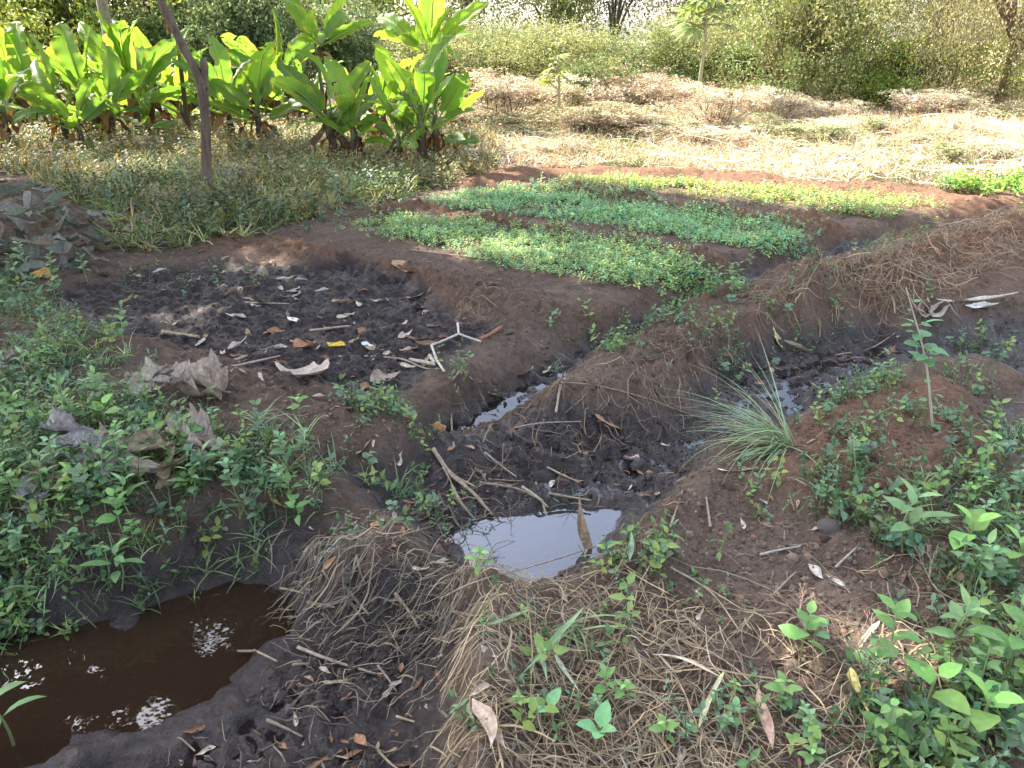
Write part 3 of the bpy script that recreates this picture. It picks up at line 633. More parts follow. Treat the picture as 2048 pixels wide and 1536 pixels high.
for i, (px, Y, k, s, sz, lb) in enumerate(BU):
    put(BP[k], (px - 1024) / FPX * (Y + 2.2) / CP * .985, Y + 2.2, s * 1.1, i * 1.7, lb, 'bushes closing the field', sz)
# feathery tree on the right
def big_tree(name, x, y, h, w, trunk_h, n, L_, cols, seed, lb, rad=.12, hang=0., matb='bark', lean=(0, 0), lobes=14, z0=None):
    z = Hs(x, y); e = empty(name, (x, y, z), label=lb, cat='tree')
    t, c = crown_tmpl(w, w * .8, h - trunk_h, n, L_, L_ * .42, seed, cols, lobes=lobes, shell=.3, hang=hang, z0=trunk_h); t.obj('crown', 'tree', parent=e)
    t1 = T(); t1.add(*tube(smoothline([(0, 0, -.1), (lean[0] * .4, 0, trunk_h * .6), (lean[0], lean[1], trunk_h + .6)], 12), np.linspace(rad, rad * .6, 12), 10, lump=.08)); tk = t1.obj('trunk', matb, True, e)
    for i in range(8):
        t2 = T(); t2.add(*tube(smoothline([(lean[0] * .8, lean[1] * .8, trunk_h * (.7 + .3 * (i % 3) / 2)), (np.array([lean[0], lean[1], trunk_h + .6]) + c[i]) / 2 + (0, 0, .2), c[i]], 8), np.linspace(rad * .45, rad * .1, 8), 6)); t2.obj('branch', matb, True, tk)
    return e
def X(px, Y): return (px - 1024) / FPX * Y / CP * .985
M['redbark'] = bark_mat('reddish_bark', (.11, .06, .04), (.32, .19, .13), 22)
big_tree('feathery_tree', X(1874, 18.5), 18.5, 5.0, 5.2, 1.5, 42000, .06, GO, 21, 'feathery olive tree with reddish trunk at the right edge of the field', .13, 1.3, 'redbark', (.1, 0), 18)
for i, (px, Y, h, w_, lb, cols) in enumerate([(-500,26,8,6,'dark tree beyond the left edge behind the bushes',DK),(30,25,7,5,'dark tall tree behind the bushes at the top left corner',G2),(130,29,8,4,'tree seen left of the pale trunk at the top edge',GY),(420,27,7,5.5,'tree with yellow leaves behind the forked trunk top',GY),(560,28,8,5,'tall green tree in the back left of the grey-green banana',G2),
     (690,31,8,2.6,'narrow tree behind the gap left of the tall banana crown',G2),(890,33,8,4,'far tree right of the tall banana crown',DK),(1195,31,9,3.8,'dark blue-green far tree above the middle of the hedge',DK),(1395,30,8,3.0,'dark far tree right of the papaya tree',DK),(1480,33,8,2.6,'far tree over the pale green bush',G2),(1610,31,9,2.0,'dark slim tree in the gap left of the yellow bush',DK),(1745,28,8,4,'tree behind the olive bushes on the right',G2),(2000,27,8,6,'broad green tree behind the feathery tree',G2),(2350,25,8,6,'broad tree beyond the right edge',G2),(950,27,5.5,2.6,'light green tree filling the gap right of the tall banana crown',G1),(1090,30,6,4,'light tree top above the dead weeds',G1),(1335,28,6.5,2.2,'pale tree behind the papaya tree',GO),(790,26,5.5,3,'yellow-green tree behind the tall banana crown',GY),(270,26,7,4,'yellow-green tree behind the tallest banana plant',GY)]):
    big_tree('background_tree', X(px, Y), Y, h, w_, 1.5, 12000, .13, cols, 60 + i, lb, .14)
# papaya tree and the palm-leaved seedling
def palmate(L_, col, n=7):
    t = T()
    for i in range(n):
        a = (i - (n - 1) / 2) * 2.4 / (n - 1) * 1.2
        V, F, C, U = leaf(L_ * (1 - .25 * abs(a)), L_ * .22, 4, .5, .2, 'lance', col); t.add(V @ rot(a).T, F, C, U)
    t.add(*tube([(0, -.8 * L_, -.1 * L_), (0, 0, 0)], .012 * (L_ / .3), 4, (.3, .32, .14))); return t
def palm_plant(name, cat, pos, h, nl, L_, lb, seed, col):
    r_ = random.Random(seed); e = empty(name, pos, label=lb, cat=cat); t = T(); t.add(*tube(smoothline([(0, 0, -.05), (.03 * h, 0, h * .5), (0, 0, h)], 8), np.linspace(.03 * h ** .5, .012 * h ** .5, 8), 7, (.30, .28, .17))); t.obj('stem', 'stemg', True, e)
    o = palmate(L_, col).obj('leaf', 'leaf'); me = o.data; bpy.data.objects.remove(o)
    for i in range(nl):
        a = i * 2.4; f = i / nl; p = r_.uniform(-.5, .5)
        child('leaf', me, e, (-math.sin(a) * L_ * .7 * (1.2 - f), math.cos(a) * L_ * .7 * (1.2 - f), h * (.62 + .4 * f)), (p, r_.uniform(-.3, .3), a), r_.uniform(.8, 1.15))
    return e
q = hit(1112, 262); palm_plant('cassava_plant', 'plant', (q.x, q.y, q.z), (262 - 140) / FPX * q.y / CP, 11, .26, 'thin cassava seedling with yellow palm-shaped leaves above the dead weeds', 5, (.26, .32, .08))
palm_plant('papaya_tree', 'tree', (X(1345, 17.6), 17.6, Hs(X(1345, 17.6), 17.6)), 2.5, 16, .55, 'papaya tree with pale finger-like leaves rising over the hedge', 6, (.22, .30, .10))
# ------------------------------------------------------------ ground cover
def sample(n, r0, r1, pw=1.0, az=42):
    """points in a fan in front of the camera; pw=2 even per area, lower = denser near"""
    u = rng.random(n); r = (r0 ** pw + u * (r1 ** pw - r0 ** pw)) ** (1 / pw) if pw else r0 * (r1 / r0) ** u
    a = np.radians(rng.uniform(-az, az, n)); return r * np.sin(a), r * np.cos(a)
def keep(x, y, p): k = rng.random(len(x)) < p; return x[k], y[k]
def zof(x, y, dz=0): return np.stack([x, y, H(x, y) + dz], 1)
def pm(pts, x, y, soft=.1, z=0., warp=.08):
    p = gp(pts, z); o = np.zeros(len(x)); b = inbox(p, x, y, soft + .3)
    o[b] = 1 - ss(-soft, soft, sdf(p, x[b], y[b]) + warp * fbm(x[b] * 4, y[b] * 4, 71, 3)); return o
def herb(nn, h, L_, Wr, seed, col, droop=.5, prof='ovate', spread_=.55, seg=3, stemc=(.16, .20, .08), pairs=2, base=0):
    """small leafy plant: thin stem with leaves in pairs"""
    r_ = np.random.default_rng(seed); t = T(); lean = r_.normal(0, .15 * h, 2)
    top = np.array([lean[0], lean[1], h]); t.add(*tube([(0, 0, -.01), top * .5, top], [.0022, .0018, .001], 3, stemc, cap=False))
    for i in range(nn):
        f = base + (1 - base) * (i + 1) / nn; p = top * f
        for j in range(pairs):
            yaw = i * 1.57 + j * 6.283 / pairs + r_.normal(0, .3); l = leaf(L_ * (1.1 - .5 * abs(f - .55)) * r_.uniform(.7, 1.2), L_ * Wr, seg, droop + r_.normal(0, .2), .18, prof, col, nx=3)
            t.add(*xf(l, p, rot(yaw, r_.normal(.25, .3) + spread_ * f, r_.normal(0, .25)), 1, np.exp(r_.normal(0, .15)) * np.array([1 + r_.normal(0, .1), 1, 1])))
    return t
g_mid, g_deep, g_lime, g_blue = (.15, .26, .10), (.09, .17, .065), (.24, .36, .10), (.17, .27, .16)
LOW = [herb(3, .035 + .012 * i, (.022, .03, .042)[i % 3], (.55, .4, .7, .28)[i % 4], 200 + i, [g_mid, g_deep, g_blue, g_lime, g_blue][i % 5], seg=3, prof='ovate' if i % 4 != 3 else 'lance').fin() for i in range(10)]
HI = [herb(4 + i % 3, .12 + .03 * (i % 4), .045, (.5, .35, .6)[i % 3], 230 + i, [g_mid, g_lime, g_blue, g_mid][i % 4], seg=3).fin() for i in range(8)]
CROP = [herb(3, .075 + .01 * i, .052, .5, 260 + i, (1, 1, 1), seg=2, droop=.7, base=.2).fin() for i in range(6)]
DRYH = [herb(5, .22 + .05 * i, .05, .35, 280 + i, (1, 1, 1), seg=2, droop=1.2, stemc=(1, .85, .7)).fin() for i in range(6)]
def tuft(n, h, w_, seed, sp=.6):
    r_ = np.random.default_rng(seed); t = T()
    for i in range(n): t.add(*xf(leaf(h * r_.uniform(.5, 1.1), w_, 3, r_.uniform(.3, 1.6), .2, 'blade', (1, 1, 1), nx=2), (r_.normal(0, .012), r_.normal(0, .012), 0), rot(r_.random() * 6.28, 1.45 - sp * r_.random(), 0)))
    return t.fin()
GR = [tuft(9, .16, .006, 300 + i, .9) for i in range(5)]
GRF = [tuft(9, .28, .014, 310 + i, 1.1) for i in range(5)]
def cover(name, m, temps, x, y, sc, col, label, cat='plants', dv=.25, dh=.15, tilt=.25, dz=0., kind='stuff'):
    t = T(); n = len(x); w_ = rng.integers(0, len(temps), n); p = zof(x, y, dz)
    sc = np.broadcast_to(sc, (n,)); cm = hue(col, n, dv, dh) if np.ndim(col) == 1 else col
    for i, tm in enumerate(temps):
        k = w_ == i; spread(t, tm, p[k], rot(rng.random(k.sum()) * 6.28, rng.normal(0, tilt, k.sum()), rng.normal(0, tilt, k.sum())), sc[k] * rng.uniform(.7, 1.3, k.sum()), cm[k])
    o = t.obj(name, m); tag(o, label, cat, kind=kind); return o
def nogo(x, y):
    _, wet, dry, red, bd, _g = H(x, y, True); return wet, bd
# crop beds
for k, lab, col, den in (('bed1', 'low green crop seedlings filling the nearest raised bed', (.32, .47, .19), 1900), ('bed2', 'blue-green crop seedlings filling the second raised bed', (.29, .50, .23), 1600),
                    ('bed3', 'sunlit yellow-green seedlings filling the third raised bed', (.36, .47, .14), 700), ('bed4', 'bright seedlings in the farthest bed at the right edge', (.20, .34, .06), 300)):
    p = P[k]; lo, hi = p.min(0), p.max(0); A = (hi - lo).prod(); n = int(A * den); x = rng.uniform(lo[0], hi[0], n); y = rng.uniform(lo[1], hi[1], n)
    s = sdf(p, x, y) + .06 * fbm(x * 4, y * 4, 8, 2); gap = fbm(x * 2.2, y * 2.2, 14, 3)
    x, y = keep(x, y, (s < 0) * (1 - .75 * (gap > .24)) * (.25 + .75 * ss(0, .25, -s)))
    cover('crop_seedlings', 'leaf', CROP, x, y, (.9 + .6 * fbm(x * 3, y * 3, 23, 2)) * ((.5 if k in ('bed1', 'bed2') else (.62 if k == 'bed3' else 1.3))), col, lab, 'seedlings', dv=.28, dh=.2)
# left bank weeds
LW = [(-900,560),(-100,540),(60,570),(150,640),(190,680),(290,730),(300,810),(400,880),(560,885),(650,905),(740,900),(840,920),(790,950),(690,930),(640,1000),(560,1010),(430,1045),(330,1080),(180,1120),(0,1180),(-900,1480)]
RW = [(1610,1010),(1700,960),(1830,985),(1900,940),(1990,890),(2010,830),(2600,800),(2600,1800),(1850,1700),(1760,1480),(1840,1300),(1860,1200),(1780,1130),(1720,1080),(1630,1040)]
x, y = sample(26000, 1.6, 8, .3); m_ = pm(LW, x, y, .08) * (x < 0); x, y = keep(x, y, m_ * (.12 + .6 * (fbm(x * 2.5, y * 2.5, 33, 3) > .04)))
cover('bank_weeds', 'leaf', LOW, x, y, 1.0, (1, 1, 1), 'low leafy weeds covering the left bank above the ditch', 'weeds', dv=.3)
x, y = sample(2600, 1.6, 8, .3); x, y = keep(x, y, pm(LW, x, y, .05) * (x < 0) * (fbm(x * 2.5, y * 2.5, 33, 3) > -.05) * .8)
cover('tall_bank_weeds', 'leaf', HI, x, y, .85, (1, 1, 1), 'taller leafy weeds standing on the left bank above the ditch', 'weeds', dv=.3)
x, y = sample(26000, 1.3, 6, .3); x, y = keep(x, y, pm(RW, x, y, .12) * (.10 + .5 * (fbm(x * 2.5, y * 2.5, 35, 3) > .05)) * (x > 0))
cover('bank_weeds', 'leaf', LOW, x, y, 1.0, (.95, 1.05, 1), 'low leafy weeds covering the slope at the right edge', 'weeds', dv=.3)
x, y = sample(9000, 1.6, 8, .3); x, y = keep(x, y, np.maximum(pm(LW, x, y, .05) * .5 * (x < 0), pm(RW, x, y, .1) * .15 * (x > 0)))
cover('bank_grass', 'leaf', GR, x, y, .9, hue((.17, .26, .12), len(x), .35), 'short green grass growing among the weeds of both banks', 'grass')
# creeping weeds along bunds and mound edges
CR = [([(1200,670),(1290,640),(1420,600),(1500,600),(1400,660),(1300,690),(1220,705)], .75), ([(1400,690),(1470,660),(1520,700),(1490,790),(1430,760)], .5), ([(1570,880),(1680,780),(1760,735),(1840,735),(1800,780),(1700,830),(1620,880)], .7), ([(1700,830),(1800,820),(1960,850),(1900,900),(1800,890)], .35),
      ([(1880,720),(1990,740),(2060,860),(1960,840),(1900,770)], .5), ([(1640,900),(1740,890),(1740,990),(1650,990)], .5), ([(690,830),(790,790),(880,850),(860,930),(760,900)], .8), ([(1360,560),(1430,530),(1510,560),(1480,620),(1390,610)], .9), ([(1170,610),(1310,620),(1200,690),(1100,680),(1090,650)], .12), ([(1230,720),(1400,660),(1600,610),(1560,650),(1350,740)], .35), ([(1500,600),(1700,560),(1850,560),(1800,640),(1600,660)], .3),
      ([(1700,490),(1830,470),(1900,480),(1800,530),(1720,530)], .6), ([(1900,650),(2400,540),(2400,660),(2000,680)], .5), ([(1400,690),(1800,560),(1900,600),(1700,650),(1500,720)], .25), ([(1200,1110),(1340,1090),(1350,1160),(1220,1160)], .35), ([(800,900),(900,920),(960,1000),(850,1050)], .15), ([(640,990),(900,960),(860,1060),(700,1080)], .12),
      ([(1000,700),(860,700),(900,760),(1010,730)], .3), ([(1500,960),(1660,980),(1630,1100),(1480,1040)], .1), ([(1380,1130),(1560,1250),(1500,1500),(1350,1400)], .05), ([(940,1250),(1500,1200),(1700,1536),(930,1536)], .035), ([(1690,330),(1800,470),(1400,420)], .2), ([(500,450),(860,380),(850,430),(650,470)], .5), ([(250,540),(420,490),(600,540),(300,600),(200,600)], .15)]
x, y = sample(60000, 1.3, 10, .3); pr = np.zeros(len(x))
for pts, v in CR: pr = np.maximum(pr, v * pm(pts, x, y, .1))
x, y = keep(x, y, pr * (.1 + .75 * (fbm(x * 3.5, y * 3.5, 37, 3) > 0)))
cover('creeping_weeds', 'leaf', LOW, x, y, .85, (1, 1, 1), 'small creeping weeds scattered over the bunds and the mound', 'weeds', dv=.3)
# weeds under and before the bananas
def under(x, y): return (1 - pm([(-900,330),(0,340),(120,390),(250,430),(250,540),(0,600),(-900,650)], x, y, .2)) * pm([(-3000,150),(-400,230),(600,225),(1000,230),(1010,330),(860,385),(660,420),(560,460),(380,500),(100,520),(-100,560),(-3000,700)], x, y, .2, warp=.3)
x, y = sample(30000, 6, 17, 1); pu_ = under(x, y) * (1 - pm([(-900,330),(0,340),(110,400),(240,440),(240,540),(0,600),(-900,650)], x, y, .2)); x1, y1 = keep(x, y, pu_ * (.12 + .75 * (fbm(x * 1.6, y * 1.6, 57, 3) > -.02)))
f = np.clip(fbm(x1 * .9, y1 * .9, 39, 3) + .5 + .35 * (9.3 - y1), 0, 1)[:, None]
cm = hue((.115, .19, .06), len(x1), .3) * f + hue((.36, .37, .16), len(x1), .25) * (1 - f)
cover('undergrowth', 'leaf', HI[:4], x1, y1, 1.15, cm / np.array(g_mid) * .62, 'mixed green and dry undergrowth between the banana plants', 'weeds')
x, y = sample(16000, 6, 17, 1); x, y = keep(x, y, under(x, y) * .9); f = (rng.random(len(x)) < .45)[:, None]
cover('grass', 'straw', GRF, x, y, .9, hue((.15, .22, .07), len(x)) * f + hue((.40, .36, .16), len(x)) * (1 - f), 'green and dry grass around the feet of the banana plants', 'grass')
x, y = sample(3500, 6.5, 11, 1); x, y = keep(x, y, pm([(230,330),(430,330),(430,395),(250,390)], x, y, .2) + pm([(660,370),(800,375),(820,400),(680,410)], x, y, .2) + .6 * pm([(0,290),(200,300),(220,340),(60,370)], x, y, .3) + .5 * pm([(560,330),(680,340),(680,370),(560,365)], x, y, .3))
cover('lit_weeds', 'leaf', HI, x, y, 1.2, (1.5, 1.5, .9), 'patch of sunlit yellow-green weeds near the forked trunk', 'weeds')  # sun dapples painted in: same weeds with a brighter, yellower tint
# the dry field
def field(x, y): return (.55 + .9 * (fbm(x * 1.2, y * 1.2, 49, 3) > 0)) * pm([(880,150),(5500,160),(5500,420),(2048,372),(1850,372),(1500,352),(1200,335),(980,345),(930,300)], x, y, .3, warp=.4)
x, y = sample(70000, 8, 24, 1.1); x1, y1 = keep(x, y, field(x, y) * .55)
gn = (fbm(x1 * .7, y1 * .7, 43, 3) > .12)[:, None] * (rng.random((len(x1), 1)) < .6)
cover('dry_grass', 'straw', GRF, x1, y1, .8, hue((.60, .48, .34), len(x1), .3) * (1 - gn) + hue((.25, .27, .13), len(x1)) * gn, 'pale dry grass covering the sunny field', 'grass', tilt=.6)
x, y = sample(20000, 8, 23, 1.1); x1, y1 = keep(x, y, field(x, y) * (.12 + .6 * (fbm(x * .8, y * .8, 45, 3) > .08)))
gn = (rng.random((len(x1), 1)) < .45)
cover('dry_weeds', 'straw', DRYH, x1, y1, .75, hue((.46, .37, .22), len(x1), .3) * (1 - gn) + hue((.25, .28, .13), len(x1), .3) * gn, 'withered leafy weeds standing about the sunny field', 'weeds', tilt=.4)
# heaps of dead creeper
def shrub(seed, h, n, col, L_=.06):
    t, c = crown_tmpl(1.3, 1.0, h, int(n * 1.8), L_ * .7, L_ * .2, seed, [col, tuple(v * .7 for v in col), tuple(min(.6, v * 1.25) for v in col)], lobes=10, shell=.4)
    w_ = wood(h, 16, seed, .008, None, 1.0); return t, w_
SH = []
for i, (h, col) in enumerate([(.95, (.47, .37, .27)), (.75, (.42, .38, .23)), (.65, (.32, .34, .18)), (.85, (.56, .46, .35))]):
    e = empty('dry_shrub', cat='shrub'); t, w_ = shrub(400 + i, h, 3600, col); t.obj('foliage', 'straw', parent=e); w_.obj('stems', 'straw', parent=e); SH.append(e)
SHP = [(940,250,3,.8),(1130,300,3,.5),(1400,280,3,.7),(1550,235,3,.8),(1690,260,3,.7),(1780,300,2,.6),(2030,320,3,.7),(1250,225,3,.9),(1640,205,1,.9),(1860,240,3,.9),(980,170,3,1.4),(1030,150,0,1.5),(1110,160,3,1.3),(1200,175,1,1.4),(1280,185,0,1.3),(1350,190,3,1.3),(1440,200,2,1.1),(1010,230,3,1.2),(1230,260,3,.9),(1500,215,0,1.0),(1640,240,3,.7),(1750,210,3,.8),(2010,190,0,1.2),(960,215,0,.9),(1010,190,3,1.1),(1060,200,0,1.2),(1130,225,1,1),(1180,250,1,1.1),(1150,190,3,1.3),(1250,225,0,1.2),(1330,215,3,1.0),(1390,205,1,1.1),(1010,260,2,1),(1090,280,2,.8),(1320,262,2,.8),(1430,235,3,.9),
       (1505,250,2,.9),(1560,285,2,1.2),(1610,275,1,.8),(1800,262,2,.8),(1900,235,1,1.0),(1960,215,3,.9),(2040,250,2,1.),(1870,300,1,.8),(1480,190,3,.9),(1960,320,2,.8),(1700,322,1,.55),(1260,300,2,.6),(1830,185,0,.9),(1930,180,1,1)]
for i, (px, py, k, s) in enumerate(SHP):
    q = hit(px, py); o = SH[k] if i == [a[2] for a in SHP].index(k) else copy_tree(SH[k])
    o.location = (q.x, q.y, q.z - .08); o.rotation_euler.z = i * 2.1; o.scale = (s * 1.9, s * 1.6, s * (.5 if py > 240 else .8))
    o['group'] = 'dry shrubs on the sunny field %s' % ['of light brown twigs', 'of dull tan leaves', 'with grey-green leaves', 'of pale straw colour'][k]
    o['label'] = ['withered brown twiggy shrub in the dry field', 'low heap of dull tan withered creeper in the dry field', 'half-dead grey-green low shrub in the dry field', 'pale straw-coloured dead shrub in the dry field'][k]
# ------------------------------------------------------------ straw
def strands(name, x, y, Ln, w0, col, label, lift=.02, pile=0., K=6, curl=.5, head=None, dv=.3, mat_='straw', taper=.6, kind='stuff', cat='straw'):
    n = len(x); a = rng.random(n) * 6.28 if head is None else head + rng.normal(0, .6, n)
    L_ = Ln * np.exp(rng.normal(0, .4, n)); cv = rng.normal(0, curl, n); s = np.linspace(-.5, .5, K)
    an = a[:, None] + cv[:, None] * s[None] * 2 + rng.normal(0, .05, (n, K)); ds = L_[:, None] / (K - 1)
    px = x[:, None] + np.cumsum(np.cos(an) * ds, 1) - L_[:, None] / 2 * np.cos(a)[:, None]; py = y[:, None] + np.cumsum(np.sin(an) * ds, 1) - L_[:, None] / 2 * np.sin(a)[:, None]
    arch = rng.random((n, 1)) * lift * (1 - (2 * s[None]) ** 2) + rng.normal(0, lift * .5, (n, 1)) * s[None] * 2
    zc = H(px, py); zs = zc.mean(1, keepdims=True); zz = np.maximum(zc * .5 + zs * .5, zc) + .004 + np.abs(arch) + pile * rng.random((n, 1)) ** 1.5
    w_ = w0 * np.exp(rng.normal(0, .35, n))[:, None] * (1 - taper * np.abs(2 * s[None]) ** 2) / 2
    nx_, ny_ = -np.sin(an), np.cos(an); tl = rng.normal(0, .5, (n, 1))
    A = np.stack([px - nx_ * w_, py - ny_ * w_, zz - w_ * tl], -1); B = np.stack([px + nx_ * w_, py + ny_ * w_, zz + w_ * tl], -1)
    V = np.stack([A, B], 2).reshape(-1, 3); b = (np.arange(n) * 2 * K)[:, None] + np.arange(K - 1)[None] * 2; b = b.reshape(-1)
    F = np.stack([b, b + 1, b + 3, b + 2], 1); C = np.repeat(hue(col, n, dv, .08), 2 * K, 0)
    o = mk(name, V, F, mat_, C, np.zeros((len(V), 2))); tag(o, label, cat, kind=kind); return o
def zone_pts(n, regs, r0=1.2, r1=12, pw=.3):
    x, y = sample(n, r0, r1, pw); pr = np.zeros(len(x))
    for pts, v in regs: pr = np.maximum(pr, v * pm(pts, x, y, .1))
    return keep(x, y, pr)
x, y = zone_pts(42000, [([(960,1150),(1250,1150),(1400,1250),(1480,1400),(1560,1600),(900,1600),(930,1400),(950,1250)], .5), ([(1400,1200),(1700,1250),(1850,1600),(1500,1600)], .22), ([(1700,1150),(2400,1150),(2400,1700),(1800,1700)], .15)])
strands('straw_litter', x, y, .13, .0026, (.30, .24, .155), 'tangle of dry straw and stalks at bottom centre', .03, .03, curl=.5)
x, y = zone_pts(40000, [([(560,1060),(640,1050),(760,1060),(880,1130),(960,1200),(940,1260),(800,1250),(640,1230),(560,1160)], .75), ([(540,1040),(900,1060),(960,1300),(600,1330)], .2)])
strands('straw_dam', x, y, .10, .0032, (.20, .165, .12), 'dam of wet straw between the ditch water and the puddle', .04, .05, curl=.4, head=.45, kind='stuff')
x, y = zone_pts(30000, [([(900,880),(960,850),(1040,820),(1130,790),(1150,840),(1120,900),(1060,890),(960,930),(990,1010),(900,960)], .5), ([(1080,840),(1180,760),(1320,680),(1480,630),(1640,580),(1700,620),(1500,700),(1400,760),(1380,820),(1250,850),(1130,870)], .6), ([(900,600),(990,600),(1020,680),(900,670)], .45), ([(860,930),(1000,900),(1000,1040),(900,1020)], .3), ([(1450,640),(1700,580),(1800,620),(1750,690),(1560,700),(1450,700)], .45)])
strands('root_tangle', x, y, .12, .003, (.21, .15, .105), 'brown roots and dead stalks tangled on the bunds', .03, .03, curl=.6)
x, y = zone_pts(60000, [([(1640,580),(1760,540),(1860,480),(2000,430),(2500,380),(2500,560),(2048,540),(1900,600),(1780,640),(1700,620)], .9), ([(1480,600),(1700,570),(1700,640),(1500,660)], .3)], 3, 12, .6)
strands('dry_hay', x, y, .17, .0038, (.25, .185, .125), 'brown hay heaped along the long bund at right', .05, .07, curl=.5)
x, y = sample(16000, 8, 24, 1.2); x, y = keep(x, y, field(x, y) * .7)
strands('field_straw', x, y, .5, .010, (.60, .49, .37), 'cut pale stalks lying over the sunny field', .10, .12, curl=.4)
x, y = zone_pts(5000, [([(430,1400),(600,1290),(930,1260),(930,1600),(300,1600)], .5), ([(700,960),(1350,870),(1400,930),(1250,1020),(1000,1010),(900,1060),(700,1040)], .35)])
strands('sunken_straw', x, y, .07, .004, (.13, .10, .075), 'muddy straw pressed into the black mud', .01, 0, curl=.4)
x, y = sample(14000, 1.3, 9, .3); wet, bd = nogo(x, y); x, y = keep(x, y, (1 - bd) * .25 * (1 - .5 * wet) * (sdf(P['ditch'], x, y) > .05) * (sdf(P['puddle'], x, y) > 0))
strands('loose_straw', x, y, .06, .0028, (.25, .20, .14), 'single straws scattered on the bare soil', .008, 0, curl=.6)
x, y = sample(12000, 6, 14, 1); x, y = keep(x, y, under(x, y) * .5)
strands('dead_stalks', x, y, .25, .006, (.34, .28, .19), 'dry stalks lying among the weeds under the bananas', .08, .05, curl=.5)
# crumbs of soil
def lump(seed):
    r_ = np.random.default_rng(seed); V = []; 
    for i, z in enumerate((-.5, .1, .75)):
        for j in range(6): a = j * 1.047 + i * .5; rr = (.95, 1.0, .5)[i]; V.append((math.cos(a) * rr, math.sin(a) * rr, z))
    V = np.array(V) * (1 + r_.normal(0, .16, (18, 1))); F = [[i * 6 + j, i * 6 + (j + 1) % 6, (i + 1) * 6 + (j + 1) % 6, (i + 1) * 6 + j] for i in range(2) for j in range(6)] + [[12, 13, 14, 15], [12, 15, 16, 17]]
    return V, np.array(F), np.ones((18, 3)), np.zeros((18, 2))
LU = [lump(i) for i in range(5)]
x, y = sample(90000, 1.25, 10, .3); wet, bd = nogo(x, y)
x, y = keep(x, y, (1 - bd) * .5 * (sdf(P['ditch'], x, y) > .12) * (sdf(P['puddle'], x, y) > .03) * (fbm(x * 2, y * 2, 47, 3) > -.15))
wet, bd = nogo(x, y); c = hue((.13, .09, .065), len(x), .25, .05) * (1 - wet[:, None]) + hue((.055, .046, .043), len(x), .35, .03) * wet[:, None]
M['crumb'] = leaf_mat('soil_crumb', 0, .85, .3, 0, .6)
t = T(); p = zof(x, y); w_ = rng.integers(0, 5, len(x)); s_ = .0035 * np.exp(np.abs(rng.normal(0, .62, len(x))))
for i in range(5): k = w_ == i; spread(t, LU[i], p[k], rot(rng.random(k.sum()) * 6.28, rng.normal(0, .4, k.sum())), s_[k], c[k])
tag(t.obj('soil_crumbs', 'crumb', True), 'small crumbs and clods of soil strewn over the mud and bunds', 'soil', kind='stuff')
# ------------------------------------------------------------ single things lying and growing near the camera
TAN, BRN, PALE, ORG, GREY, YEL = (.36, .25, .16), (.21, .12, .075), (.46, .39, .31), (.30, .165, .09), (.36, .33, .30), (.62, .42, .05)
def between(a, b, lift=.008):
    p, q = hit(*a), hit(*b); d = q - p; ln = max(d.length, .02); return p, d, ln
def crumple(ln, W, col, seed, wave=.35, fold=.5, prof='lance', seg=9, curl=1.0, nx=5, tw=.5, rag=0.):
    """dry leaf: curled along and across, twisted, blotched"""
    r_ = np.random.default_rng(seed); V, F, C, U = leaf(ln, W, seg, 0, 0, prof, col, wave=wave * .10, nx=nx, rs=seed)
    ky = np.interp(V[:, 1] / ln, np.linspace(0, 1, 6), r_.normal(size=6)); kk_ = np.interp(V[:, 1] / ln, np.linspace(0, 1, seg), r_.random(seg)); k2 = np.interp(V[:, 1] / ln, np.linspace(0, 1, seg), r_.random(seg)); V = V * np.stack([1 - rag * np.where(V[:, 0] > 0, kk_, k2), np.ones(len(V)), np.ones(len(V))], 1); t = V[:, 1] / ln; u = V[:, 0] / (W / 2 + 1e-9); th = u * fold * (1 + .5 * np.sin(t * 5 + seed))
    rr = W / 2 / max(fold, .05); x = np.sin(th) * rr; z = (1 - np.cos(th)) * rr
    tt = tw * (t - .5) + r_.normal(0, .1); x, z = x * np.cos(tt) - z * np.sin(tt), x * np.sin(tt) + z * np.cos(tt)
    z = z + curl * ln * .09 * (2 * t - 1) ** 2 + W * wave * .16 * (ky * u + .5 * np.sin(9 * t + 3 * u + seed) * np.abs(u)); x = x + .10 * ln * np.sin(t * 3.1 + seed) * r_.normal()
    V = np.stack([x, V[:, 1], z], -1); V[:, 2] -= V[:, 2].min()
    C = np.array(col) * np.exp(r_.normal(0, .14, (len(V), 1))) * np.where(np.abs(u) < .1, 1.15, 1.)[:, None]
    t_ = T(); t_.add(V, F, C, U); return t_
def lay(o, a, b, ln0, lift=.004, roll=None, pit=None):
    p, d, ln = between(a, b); o.location = (p.x, p.y, p.z + lift); yaw = math.atan2(-d.x, d.y)
    o.rotation_euler = (math.asin(max(-1, min(1, d.z / ln))) if pit is None else pit, random.uniform(-.3, .3) if roll is None else roll, yaw); s = ln / ln0; o.scale = (s, s, s); return o
